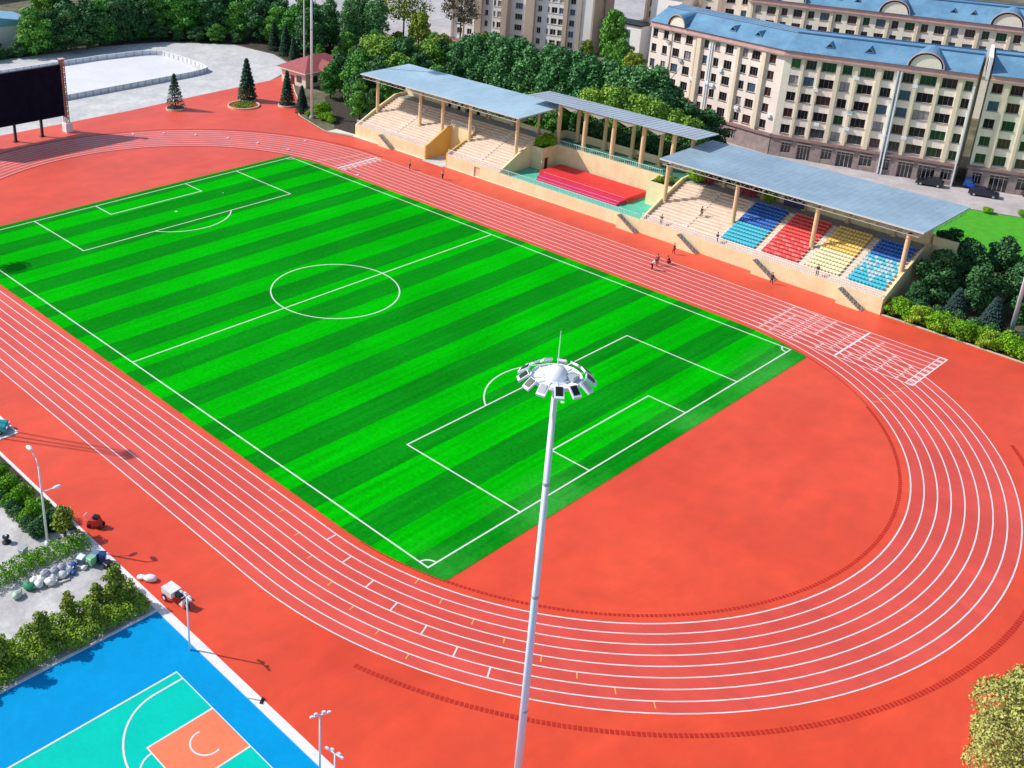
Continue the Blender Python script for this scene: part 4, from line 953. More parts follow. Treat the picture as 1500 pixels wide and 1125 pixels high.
# ================================================================== RINK BOARDS
T = thing('rink_barrier', 'low white board barrier with rounded corners round the pale rink on the plaza', 'barrier', (-66, 70, 0))
rk = [(-64.3,20),(-64.4,50),(-65.2,84)]+[(-65.2-2.6+2.6*math.cos(a)*1-0, 84+9.5*math.sin(a)) for a in np.linspace(.25, math.pi/2, 7)]+[(-72,94.2),(-80,94.6),(-88,94.2)]+[(-88-5.5*math.sin(a), 94.2-9+9*math.cos(a)) for a in np.linspace(.2, 1.5, 6)]+[(-94.5,78),(-95,50),(-95,20)]
m = MB(); t_ = MB(); ps = MB()
for a, b in zip(rk[:-1], rk[1:]):
    L_ = math.hypot(b[0]-a[0], b[1]-a[1]); nx, ny = -(b[1]-a[1])/L_*.07, (b[0]-a[0])/L_*.07
    m.prism([(a[0]-nx,a[1]-ny),(b[0]-nx,b[1]-ny),(b[0]+nx,b[1]+ny),(a[0]+nx,a[1]+ny)], 0, 1.1)
    t_.prism([(a[0]-nx*2,a[1]-ny*2),(b[0]-nx*2,b[1]-ny*2),(b[0]+nx*2,b[1]+ny*2),(a[0]+nx*2,a[1]+ny*2)], 1.103, 1.2)
    n = max(1, int(L_/2.0))
    for k in range(n):
        q = (a[0]+(b[0]-a[0])*k/n, a[1]+(b[1]-a[1])*k/n); m.box(q[0]-.14, q[0]+.14, q[1]-.14, q[1]+.14, 0, 1.09, 1)
m.build('board', [mat('board_white', (.74,.74,.76), .5, var=.1, scale=1), steel_g], T); t_.build('top_rail', steel_w, T)
# small white boards on the far bend
first = None
for i, (x, y) in enumerate([(-32.1,50.8),(-28.6,55.9),(-23.7,60.4),(-17.7,64.1),(-11.3,66.8),(-6.4,75.0),(-4,68.7),(16.2,69.0)]):
    if first is None:
        first = thing('marker_box', 'small white marker box lying on the lanes of the far bend', 'marker box', group='white marker boxes on the far bend')
        MB().box(-.2,.2,-.16,.16,0,.16).build('box', steel_w, first, local=True); MB().box(-.22,.22,-.18,.18,.163,.19).build('lid', steel_w, first, local=True)
    place(first, i == 0, (x, y, .035), i*.7)
first['label'] = 'small white marker box lying on the lanes of the far bend'
o = MB().sphere((8.59,44.27,.16), .11, nu=14, nv=10).build('football', soccer_w, smooth=True); tag(o, 'white football lying inside the far penalty area', 'ball')

# ================================================================== PLANTS
def crown_mesh(name, blobs, n, size, seed, m, inner=.25, flat=.0, droop=0):
    rg = np.random.default_rng(seed); bl = np.array(blobs, float)
    vol = (bl[:,3]*bl[:,4]*bl[:,5])**(2/3); idx = rg.choice(len(bl), n, p=vol/vol.sum())
    dr_ = rg.normal(size=(n,3)); dr_ /= np.linalg.norm(dr_, axis=1)[:,None]
    # few leaves underneath
    lo = dr_[:,2] < -.35; dr_[lo,2] *= rg.uniform(-1, 1, lo.sum()); dr_ /= np.linalg.norm(dr_, axis=1)[:,None]
    rad_ = 1-np.abs(rg.normal(0, inner, n))
    rad_ = np.clip(rad_, .15, 1.12)+rg.normal(0, .05, n)
    B = bl[idx]; c = B[:,:3]+dr_*B[:,3:6]*rad_[:,None]
    nr = dr_+rg.normal(0, .55, (n,3)); nr /= np.linalg.norm(nr, axis=1)[:,None]
    t_ = np.cross(nr, rg.normal(size=(n,3))); t_ /= np.linalg.norm(t_, axis=1)[:,None]; b_ = np.cross(nr, t_)
    s = size*rg.uniform(.55, 1.3, n)[:,None]; s2 = s*rg.uniform(.5, .9, n)[:,None]
    V = np.stack([c-t_*s, c-b_*s2*.9+t_*s*.1, c+t_*s, c+b_*s2+nr*s*.2], 1).reshape(-1,3)
    me = bpy.data.meshes.new(name); me.vertices.add(4*n); me.vertices.foreach_set('co', V.ravel())
    me.loops.add(4*n); me.loops.foreach_set('vertex_index', np.arange(4*n)); me.polygons.add(n)
    me.polygons.foreach_set('loop_start', np.arange(0, 4*n, 4)); me.polygons.foreach_set('loop_total', np.full(n, 4))
    me.materials.append(m); me.update(); me.validate(); return me
def trunk_mb(h_, r_, seed, spread=1.5, nl=6, base=.35):
    rg = random.Random(seed); m = MB(); m.cyl((0,0,0),(0.1,0,h_*.55),r_,r_*.6,n=8); m.cyl((.1,0,h_*.55),(0,.1,h_*.92),r_*.6,r_*.15,n=6)
    for k in range(nl):
        a = 2*math.pi*k/nl+rg.random(); z0 = h_*(base+.4*rg.random()); L_ = spread*(.6+.6*rg.random())
        p1 = (L_*.5*math.cos(a), L_*.5*math.sin(a), z0+h_*.14); p2 = (L_*math.cos(a+.3), L_*math.sin(a+.3), z0+h_*.26)
        m.cyl((0,0,z0), p1, r_*.38, r_*.25, n=5); m.cyl(p1, p2, r_*.25, r_*.06, n=5)
    return m
def blobs_round(h_, w_, seed, n=16, z0=.28):
    rg = random.Random(seed); out = [(0,0,h_*(z0+1)/2, w_*.62, w_*.62, h_*(1-z0)*.42)]
    for k in range(n):
        z = h_*(z0+.08+(.86-z0)*((k+.5)/n)); f = math.sin(math.pi*min(1, max(.05, (z/h_-z0)/(1-z0)*.86+.10)))
        a = k*2.4+rg.random()*.8; rr = w_*f*(.45+.35*rg.random()); s_ = w_*(.26+.2*rg.random())
        out.append((rr*math.cos(a), rr*math.sin(a), z, s_, s_, s_*.85))
    out.append((0,0,h_*.88,w_*.35,w_*.35,h_*.12))
    return out
def blobs_poplar(h_, w_, seed, n=20):
    rg = random.Random(seed); out = []
    for k in range(n):
        t_ = (k+.5)/n; z = h_*(.10+.80*t_); f = (1-t_**4*.55)*(.6+.4*min(1, t_*4)); a = k*2.4+rg.random()
        rr = w_*f*.5*(.5+.7*rg.random()); s_ = w_*f*(.35+.22*rg.random()); out.append((rr*math.cos(a), rr*math.sin(a), z, s_, s_, s_*1.35))
    out.append((0,0,h_*.92,w_*.30,w_*.30,h_*.07))
    return out
def tree_proto(name, label, cat, crown, trunk, group):
    T = thing(name, label, cat, group=group)
    t_ = trunk.build('trunk', bark, T, local=True)
    c_ = bpy.data.objects.new('crown', crown); C.objects.link(c_); c_.parent = T
    return T
def conifer_mesh(name, h_, w_, n, seed, m, size=.2, tiers=11):
    rg = np.random.default_rng(seed); V = []
    for i in range(n):
        tq = rg.random()**.75; ti = (int(tq*tiers)+.5*rg.random()**2)/tiers; z = h_*(.06+.93*ti); R_ = w_*(1-ti)**.85+.06
        a = rg.integers(0, 13)/13*2*math.pi+ti*9+rg.normal(0, .13); q = rg.random()**.5; rr = R_*q
        c = np.array([rr*math.cos(a), rr*math.sin(a), z-rr*.28+rg.normal(0, .06)])
        d_ = np.array([math.cos(a), math.sin(a), -.35]); t_ = np.array([-math.sin(a), math.cos(a), rg.normal(0, .4)])
        s = size*rg.uniform(.6, 1.3); up_ = np.array([0,0,rg.normal(0,.12)])
        V += [c-d_*s, c+t_*s*.5+up_, c+d_*s*1.1, c-t_*s*.5+up_]
    V = np.array(V); me = bpy.data.meshes.new(name); n = len(V)//4
    me.vertices.add(4*n); me.vertices.foreach_set('co', V.ravel()); me.loops.add(4*n); me.loops.foreach_set('vertex_index', np.arange(4*n)); me.polygons.add(n)
    me.polygons.foreach_set('loop_start', np.arange(0, 4*n, 4)); me.polygons.foreach_set('loop_total', np.full(n, 4)); me.materials.append(m); me.update(); me.validate(); return me
PRO = {}
def proto(key, kind, seed, h_, w_, m, n=4200, size=.30, **kw):
    """crown/trunk meshes kept by key; trees scale them"""
    if kind == 'round': cm = crown_mesh('crown_'+key, blobs_round(h_, w_, seed, **kw), n, size, seed, m)
    elif kind == 'poplar': cm = crown_mesh('crown_'+key, blobs_poplar(h_, w_, seed), n, size, seed, m, inner=.22)
    elif kind == 'conifer': cm = conifer_mesh('crown_'+key, h_, w_, n, seed, m, size)
    elif kind == 'sparse': cm = crown_mesh('crown_'+key, [b for b in blobs_round(h_, w_, seed, n=22, z0=.4)][1:], n, size, seed, m, inner=.5)
    tb = MB().cyl((0,0,0),(0,0,h_*.97),.16,.03,n=7) if kind == 'conifer' else trunk_mb(h_, .16 if h_ < 7 else .24, seed, w_*.75, 10 if kind == 'sparse' else 6)
    PRO[key] = (cm, tb.mesh('trunk_'+key, bark), h_)
ORD = ['first','second','third','fourth','fifth','sixth','seventh','eighth','ninth','tenth','eleventh','twelfth','thirteenth','fourteenth','fifteenth','sixteenth','seventeenth','eighteenth']
def tree(key, x, y, h_, label, name='tree', cat='tree', group=None, wf=1.0, rz=None, z=0):
    cm, tm, ph = PRO[key]; s = h_/ph
    T = thing(name, label, cat, (x, y, z), rz if rz is not None else (x*7.3+y*3.1) % 6.28, group); T.scale = (s*wf, s*wf, s)
    a = bpy.data.objects.new('trunk', tm); a.parent = T; C.objects.link(a); b = bpy.data.objects.new('crown', cm); b.parent = T; C.objects.link(b)
    return T
for i in range(3): proto('poplar%d' % i, 'poplar', 20+i, 16, 3.7, lf_poplar, 7500, .24)
for i in range(3): proto('dark%d' % i, 'round', 30+i, 10, 3.6, lf_dark, 5600, .25, z0=.10)
for i in range(2): proto('mid%d' % i, 'round', 40+i, 10, 3.6, lf_mid, 5600, .25, z0=.10)
for i in range(2): proto('willow%d' % i, 'round', 50+i, 9, 3.2, lf_light, 5200, .20)
proto('olive0', 'round', 60, 9, 3.4, lf_olive, 4200, .25)
proto('sparse0', 'sparse', 61, 15, 6.5, lf_olive, 3600, .26); proto('sparse1', 'sparse', 62, 15, 5.5, lf_brown, 3000, .26)
proto('spruce1', 'conifer', 66, 8, 2.7, lf_con, 1900, .24); proto('con0', 'conifer', 63, 9, 2.4, lf_con, 5200, .24); proto('spruce0', 'conifer', 64, 7, 2.8, lf_blue, 6000, .22)
proto('juniper', 'conifer', 65, 6, 1.6, lf_con, 5000, .16)
proto('shrub0', 'round', 70, 2.2, 1.5, lf_hedge, 2600, .12, z0=.02); proto('shrub1', 'round', 71, 2.4, 1.6, lf_lime, 2600, .12, z0=.02); proto('shrub2', 'round', 72, 2.2, 1.5, lf_dark, 2400, .12, z0=.02)
proto('sapling', 'round', 73, 4.0, 1.1, lf_olive, 1500, .13, z0=.2); proto('flowers', 'round', 74, 1.6, 1.3, lf_flower, 900, .10, z0=.02)
rt = random.Random(5)
# poplar row behind the stands
for i, (x, y, h_) in enumerate([(-9,121,14.0),(-4.5,119,16.2),(-.5,118,17.4),(3.2,119.5,17.8),(7,118,18),(10.8,119.5,18),(14.6,118,18),(18.4,119.5,18.2),(22.2,118,18.2),(26,119.5,18.2),(30,118,18.2),(33.8,119.5,18.2),(37.6,118,17.8),(41.2,119,18.6),(44.4,121,18.2),
      (-7,126,14.5),(-2,125,16.2),(3,125.5,16.6),(8.5,125,16.4),(13.5,126,16.4),(18.5,125,16.6),(24,126,16.6),(29,125,16.6),(34.5,126,16.2),(40,126,16.8)]):
    tree('poplar%d' % (i % 3), x, y, h_*rt.uniform(.97, 1.03), ('%s tall green poplar from the left in the front row behind the stands' % ORD[i]) if i < 15 else ('%s tall green poplar from the left in the rear row behind the stands' % ORD[i-15]), 'poplar_tree', 'tree', 'poplars in the row behind the stands', 1.12)
for i, (x, y, h_) in enumerate([(48,117.5,14),(47,122,14.5),(51,121,12.5),(54,124,11),(45,115,12.5)]):
    tree('dark%d' % (i % 3), x, y, h_, 'loose dark grey-green tree at the right end of the poplar row', 'broadleaf_tree', 'tree', 'dark trees at the right end of the poplar row')
for i, (x, y, h_) in enumerate([(35,112,13.2),(38.8,112.5,14.4),(42.5,112,14.6),(46,112.8,14.4),(49.5,112.4,13.8),(53,113.2,12.8),(56.5,113.6,11.8)]):
    tree('willow%d' % (i % 2), x, y, h_, '%s light yellow-green tree from the left behind the middle roof' % ORD[i], 'broadleaf_tree', 'tree', 'light green trees behind the middle roof', .8)
for i, (x, y, h_) in enumerate([(4,112.5,6.5),(8,112,7.2),(12,112.5,8),(16,112,8.4),(20,112.5,9),(24,112,9.2),(28,112.5,9.6)]):
    tree('mid%d' % (i % 2), x, y, h_, '%s bright green bushy tree from the left between left roof and poplars' % ORD[i], 'broadleaf_tree', 'tree', 'bushy trees between the left roof and the poplars')
for i, (x, y, h_) in enumerate([(60,115,7.5),(64,116,7),(68,117,6.5),(72,118,6.0)]):
    tree('olive0', x, y, h_, '%s small pale olive tree from the left behind the right roof end' % ORD[i], 'broadleaf_tree', 'tree', 'small olive trees behind the right roof')
# dark trees behind the upper terrace of the podium
for i, x in enumerate(range(36, 68, 4)):
    tree('dark%d' % (i % 3), x+.5, 107.8+(i % 2), 9.2, '%s dark tree from the left close behind the podium columns' % ORD[i], 'broadleaf_tree', 'tree', 'dark trees behind the podium columns')
# cluster left of the left stand
for i, (k, x, y, h_, l) in enumerate([('mid0',-9.5,92.5,9.0,0),('dark1',-12.5,95,10.5,0),('mid1',-16,98,11.5,0),('dark0',-11,99,12,0),('mid0',-20.5,102,12,0),('dark2',-15,104,12,0),('mid1',-8.5,105,12,0),('dark1',-24.5,106,12,0),('mid0',-28.5,100.5,8.0,0),('dark0',-31.5,106,8.5,0),
       ('dark2',-10,110.5,12.5,0),('mid0',-3,108.5,11,0),('dark0',-17,112,14,0),('dark1',-3,113.5,11.5,0),('mid1',-7,98.5,10.5,0),('dark2',-6.2,93.5,8.0,0)]):
    tree(k, x, y, h_, ('mid green' if k[0] == 'm' else 'dark green')+' tree in the dense clump left of the left stand', 'broadleaf_tree', 'tree', 'green trees in the clump left of the left stand')
for i, (x, y, h_) in enumerate([(-26,112,13.5),(-21,110,14.2),(-14,117,13.0),(-12.5,106.5,12.5)]):
    tree('willow%d' % (i % 2), x, y, h_, 'bright yellow-green tree top standing out of the clump left of the stand', 'broadleaf_tree', 'tree', 'yellow-green trees of the clump left of the stand', 1.15)
# wood beyond the plaza
wood = []
for i in range(16):
    t_ = i/15; x = -114+6*math.sin(t_*3); y = 50+t_*70
    wood.append((x-1+rt.uniform(-1.5,1.5), y, rt.uniform(11.5,14) if t_ > .22 else rt.uniform(4.8,5.8)))
wood += [(x, y+rt.uniform(-1,1), rt.uniform(11,14)) for x, y in [(-104,112),(-99,118),(-93,121),(-87,124),(-81,126),(-75,128),(-69,126),(-64,124),(-118,95),(-116,104),(-110,116),(-104,122),(-96,128),(-88,132),(-80,136)]]
wood += [(x, y, h_) for x, y, h_ in [(-126,86,12),(-124,100,13.5),(-118,114,13),(-108,128,14),(-98,136,14)]]
for i, (x, y, h_) in enumerate(wood):
    k = ('dark%d' % (i % 3)) if i % 4 else 'mid%d' % (i % 2)
    if x > -96 and i % 3 == 0: k = 'mid0'
    tree(k, x, y, h_, ('%s tree from the left along the front edge of the wood beyond the plaza' % ORD[i]) if i < 16 else 'dark green tree standing deep in the wood beyond the plaza', 'broadleaf_tree', 'tree', 'trees in the wood beyond the plaza', 1.2, z=-.9)
for i in range(18):
    t_ = i/17; x = -111.5+2.6*math.sin(t_*3) if t_ < .72 else -108.9+(t_-.72)*70; y = 52+t_*68 if t_ < .72 else 101+(t_-.72)*62
    tree('dark%d' % (i % 3) if i % 4 else 'mid0', x, y, 4.2+1.2*math.sin(i*2.1), '%s low dense bush from the left under the front edge of the wood' % ORD[i], 'shrub', 'shrub', 'bushes under the front edge of the wood', 1.7, z=-.3)
tree('willow0', -112, 68, 7.5, 'yellow-green bush-like tree at the left end of the wood', 'broadleaf_tree', 'tree', wf=1.2)
tree('willow1', -130, 84, 14.5, 'pale green tall tree behind the blue shed in the top left corner', 'broadleaf_tree', 'tree', wf=1.2)
for i, (x, y, h_) in enumerate([(-69,119.5,8.5),(-66,121.5,7.5),(-64.5,118.5,6.0),(-76,121,8.0)]):
    tree('con0', x, y, h_, '%s slim dark conifer at the right end of the wood by the plaza' % ORD[i], 'conifer_tree', 'tree', 'conifers at the right end of the wood', .9)
for i, (x, y, h_) in enumerate([(-58,122,4.5),(-55,119,4),(-51,122,5),(-47,124,5.5),(-42,121,5),(-56,130,7),(-50,134,8),(-44,130,8),(-38,124,7),(-36,132,9),(-30,126,9)]):
    tree('mid%d' % (i % 2), x, y, h_, 'low green tree behind the red roofed house', 'broadleaf_tree', 'tree', 'low trees behind the red roofed house')
for i, (x, y, h_) in enumerate([(-60,134,15),(-56,140,15.5),(-64,142,16),(-68,134,14)]):
    tree('poplar%d' % (i % 3), x, y, h_, 'tall green tree rising behind the red roofed house at the top edge', 'poplar_tree', 'tree', 'tall trees behind the red roofed house', 1.2)
tree('sparse0', -56, 150, 17, 'large open-crowned tree with a dark forked trunk at the top edge', 'broadleaf_tree', 'tree', wf=1.1)
tree('sparse1', -47, 163, 16, 'thin brownish see-through tree beside the white tower', 'broadleaf_tree', 'tree')
tree('olive0', -46, 146, 12, 'green-brown tree right of the large open-crowned tree', 'broadleaf_tree', 'tree', wf=.8)
for i, (x, y, h_) in enumerate([(-38,143,8),(-32,140,9),(-26,134,9.5),(-22,126,10),(-34,158,7),(-30,150,8),(-22,145,8),(-16,132,11),(-20,138,10),(-48,138,6),(-52,144,6)]):
    tree(['mid0','olive0','dark1'][i % 3], x, y, h_, 'mixed green tree between the left stand and the white tower', 'broadleaf_tree', 'tree', 'mixed trees between the left stand and the white tower')
tree('mid1', -6, 176, 15, 'fresh green tree beside the low blue-shuttered garage', 'broadleaf_tree', 'tree', wf=.8)
for i, (x, y, h_) in enumerate([(-14,176,6),(0,172,9),(8,166,8),(14,158,7),(20.5,147,9)]):
    tree(['olive0','mid0'][i % 2], x, y, h_, 'small green tree at the left end of the long pink apartment block', 'broadleaf_tree', 'tree', 'small trees at the left end of the long apartment block')
# conifers with planters on the red apron
def planter(x, y, rr, label, m=curb_pk):
    T = thing('planter', label, 'planter', (x, y, 0)); q = MB(); q.lathe([(rr-.22,.02),(rr-.22,.42),(rr,.42),(rr,.0)], (x,y,0), 24); q.build('kerb_ring', m, T); MB().cyl((x,y,.02),(x,y,.34),rr-.24,n=24).build('soil', soil, T)
    return T
planter(-42.8, 68.0, 2.1, 'round kerbed planter under the left small spruce'); planter(-38.8, 84.6, 2.0, 'round kerbed planter under the middle dark spruce'); planter(-29.7, 88.9, 2.1, 'round kerbed planter under the right dark spruce')
tree('spruce1', -42.8, 68.0, 8.2, 'small open-branched spruce, leftmost of the three on the red apron', 'conifer_tree', 'tree', wf=.85)
tree('con0', -38.8, 84.6, 10.0, 'dense dark spruce behind the oval flower bed', 'conifer_tree', 'tree', wf=.92)
tree('con0', -29.7, 88.9, 8.3, 'dark spruce in front of the red roofed house', 'conifer_tree', 'tree', wf=.85)
FB = thing('flower_bed', 'oval kerbed bed of low green and yellow plants on the red apron', 'flower bed', (-35.6, 81.2, 0))
q = MB(); q.lathe([(3.3,.02),(3.3,.35),(3.6,.35),(3.6,0)], (-35.6,81.2,0), 32); q.build('kerb_ring', curb_pk, FB)
cm_ = crown_mesh('bed_plants', [(1.4*math.cos(a)*f, 1.4*math.sin(a)*f, .2, 1.2, 1.2, .45) for f in (0, .7, 1.5) for a in np.linspace(0, 6.28, 8)], 4000, .12, 9, lf_olive)
o = bpy.data.objects.new('plants', cm_); C.objects.link(o); o.parent = FB; o['kind'] = 'stuff'
tree('juniper', -23.4, 88.0, 6.2, 'squat dark juniper beside the far floodlight mast', 'conifer_tree', 'tree')
for i, (x, y, h_) in enumerate([(-17.6,89,3.2),(-16,87.6,1.6),(-20.2,87.2,1.2),(-14.4,88.0,1.9),(-13,87.5,1.4)]):
    tree('shrub0', x, y, h_, 'bright green shrub at the foot of the far floodlight mast', 'shrub', 'shrub', 'shrubs at the foot of the far floodlight mast')
# podium planters and plants at the back of the right stand
for i, (x, y) in enumerate([(37.0,95.8),(37.6,97.3),(36.8,97.9)]): tree('shrub0', x, y, 2.0, 'leafy plant growing in the podium corner planter', 'shrub', 'shrub', 'plants in the left podium planter', z=5.3)
for i, (x, y) in enumerate([(62.6,95.6),(64.0,96.6),(65.4,97.4)]): tree('shrub1', x, y, 1.2, 'yellowish plant in the right podium planter', 'shrub', 'shrub', 'plants in the right podium planter', z=5.3)
for i, (x, h_) in enumerate([(68.5,9.4),(70.8,9.2),(73,9.4),(75.4,9.3),(77.6,9.0),(80,9.2),(82.4,8.8),(89.5,8.9),(92,8.9),(94.5,8.7)]):
    tree('dark%d' % (i % 3), x, 101.6+(i % 2)*.6, h_, '%s dark bush from the left behind the back wall of the right stand' % ORD[i], 'broadleaf_tree', 'tree', 'dark bushes behind the back wall of the right stand', .55)
for i, (x, y) in enumerate([(70.2,98.6),(76.4,98.4),(78.0,98.2)]): tree('flowers', x, y, 1.5, 'red flowering pot plant on the top walkway of the right stand', 'shrub', 'shrub', 'red flowers on the top walkway of the right stand', z=6.45)
tree('shrub1', 81.2, 98.4, 1.6, 'yellow flowering plant on the top walkway above the blue seats', 'shrub', 'shrub', z=6.45)
tree('shrub0', 66.9+1.2, 98.3, 2.2, 'green leafy plant on the top walkway at the left end of the right stand', 'shrub', 'shrub', z=6.45, wf=1.3)
# right hand clump beside the right stand
for i, (k, x, y, h_, wf) in enumerate([('dark0',109.6,94.5,8.4,1.05),('dark1',111.0,100.5,8.6,1.1),('dark2',114.6,95.5,7.6,1.05),('dark0',106.5,104.5,7.8,1.0),('dark1',113.5,106.5,8.2,1.1),('dark2',118.8,99.5,8.2,1.1),('dark0',108.8,89.9,4.6,1.0),('dark1',122.5,94.0,8,1.1),('dark2',119,106.5,8,1.1),('dark0',125,103,9,1.1),('dark1',103.8,109.5,5.5,1.0)]):
    tree(k, x, y, h_, 'dense dark green tree in the clump right of the right stand', 'broadleaf_tree', 'tree', 'dark trees in the clump right of the right stand', wf)
tree('spruce0', 113.6, 91.2, 5.2, 'grey-blue spruce in front of the dark clump at right', 'conifer_tree', 'tree'); tree('spruce0', 118.2, 91.6, 5.4, 'second grey-blue spruce, by the white mast at right', 'conifer_tree', 'tree'); tree('spruce0', 123.4, 90.0, 5.0, 'grey-blue spruce at the right edge of the picture', 'conifer_tree', 'tree')
for i in range(18):
    x = 107.2+i*1.05; tree('shrub0' if i % 5 < 2 else ('shrub1' if (i*7) % 4 < 2 else 'shrub0'), x, 87.1+.5*math.sin(i*1.9), 2.2+.35*math.sin(i*2.3), '%s low shrub from the stand in the kerb-side hedge at right' % ORD[i], 'shrub', 'shrub', 'shrubs along the kerb right of the stand' if (i % 5 < 2 or (i*7) % 4 >= 2) else 'yellow-green shrubs along the kerb right of the stand')
for i in range(12):
    x = 110+i*2.3; tree('shrub2', x, 89.2+.4*math.sin(i), 2.2, '%s dark shrub in the line behind the kerb-side hedge at right' % ORD[i], 'shrub', 'shrub', 'dark shrubs behind the kerb-side hedge at right')
for i in range(9):
    a = (86+i*4.6, 129.3+i*3.5+.4*math.sin(i*3)); tree('shrub0', a[0], a[1], 1.0, '%s small rounded bush from the left along the lawn edge' % ORD[i], 'shrub', 'shrub', 'small bushes along the lawn edge', 1.5)
# foreground tree at the bottom right
rgf = random.Random(8); bl = []
for k in range(34):
    a = k*2.4; t_ = (k+.5)/34; zz_ = 2.6+7.0*t_; f = math.sin(math.pi*(.18+.72*t_)); rr = 3.9*f*(.55+.45*rgf.random()); s_ = .85+.75*rgf.random()
    bl.append((rr*math.cos(a), rr*math.sin(a), zz_, s_, s_, s_*.75))
bl.append((0,0,6.4,2.3,2.3,2.4))
FT_ = thing('broadleaf_tree', 'yellow-green lobed tree crown in the bottom right corner', 'tree', (150.3, 11.0, 0)); FT_.scale = (1.25, 1.25, 1.30)
o = bpy.data.objects.new('crown', crown_mesh('crown_near', bl, 46000, .095, 77, lf_yellow, inner=.16)); C.objects.link(o); o.parent = FT_
trunk_mb(9.0, .28, 4, 3.4, 12, .3).build('trunk', bark, FT_, local=True)

# hedges and beds by the court
def hedge(name, label, x0, x1, y0, y1, h_, n, size, m, seed, lump=.25):
    T = thing(name, label, 'hedge', ((x0+x1)/2, (y0+y1)/2, 0)); rg = np.random.default_rng(seed)
    cx_, cy_ = (x0+x1)/2, (y0+y1)/2; bl = []
    nx = max(1, int((x1-x0)/1.1)); ny = max(1, int((y1-y0)/1.1))
    for i in range(nx):
        for j in range(ny):
            bl.append((x0+(x1-x0)*(i+.5)/nx-cx_+rg.normal(0,.12), y0+(y1-y0)*(j+.5)/ny-cy_+rg.normal(0,.12), h_*.45, (x1-x0)/nx*.72, (y1-y0)/ny*.72, h_*(.55+lump*rg.uniform(-.5,.5))))
    o = bpy.data.objects.new('foliage', crown_mesh('hedge_leaves', bl, n, size, seed, m, inner=.2)); C.objects.link(o); o.parent = T
    q = MB()
    for j in range(int((y1-y0)/1.2)):
        q.cyl((cx_, y0+.6+j*1.2, 0), (cx_+.1, y0+.6+j*1.2, h_*.7), .05, .03, n=5)
    q.build('stems', bark, T)
hedge('hedge', 'clipped bright green hedge between two paved areas', 78.3, 80.6, -58, -21.9, 1.25, 26000, .085, lf_hedge, 12, .12)
hedge('hedge', 'rough tall hedge along the blue court, mixed green and olive', 87.6, 91.6, -58, -22.2, 1.3, 60000, .10, mat('leaf_rough_hedge', (.23,.37,.03), .65, island=.38, spec=.25), 13, .35)
for i, (x, y, h_) in enumerate([(88.9,-24.1,3.6),(89.8,-31.4,3.3),(88.2,-28.2,2.6),(90.2,-35.2,3.3),(89.5,-39.5,3.4),(88.4,-25.6,2.4),(90.5,-27.0,2.4)]):
    tree('sapling', x, y, h_*1.15, '%s sapling growing out of the rough hedge beside the blue court' % ORD[i], 'sapling', 'sapling', 'saplings in the rough hedge', .95)
tree('sapling', 77.5, -22.9, 3.4, 'yellowish sapling at the end of the clipped hedge', 'sapling', 'sapling', wf=1.25)
for i, (x, y, h_) in enumerate([(64.5,-23.4,1.7),(67.3,-23.7,1.9),(70.2,-23.6,2.0),(73.0,-23.4,2.0),(61.6,-23.5,1.8)]):
    tree('shrub0', x, y, h_, '%s bright green ball shrub in the dark planting bed' % ORD[i], 'shrub', 'shrub', 'ball shrubs in the dark planting bed', .95)
for i in range(15):
    x = 59.5+i*1.12; y = -24.9+.2*math.sin(i*2.2)
    tree('shrub2' if i % 3 else 'shrub0', x, y, 1.3, '%s low dark shrub along the paved side of the planting bed' % ORD[i], 'shrub', 'shrub', 'dark shrubs edging the planting bed', 1.0)
for i in range(5): tree('shrub2', 75.2+.5*math.sin(i*2), -22.2-i*.6, 1.5, 'low dark shrub edging the planting bed', 'shrub', 'shrub', 'dark shrubs edging the planting bed', 1.0)

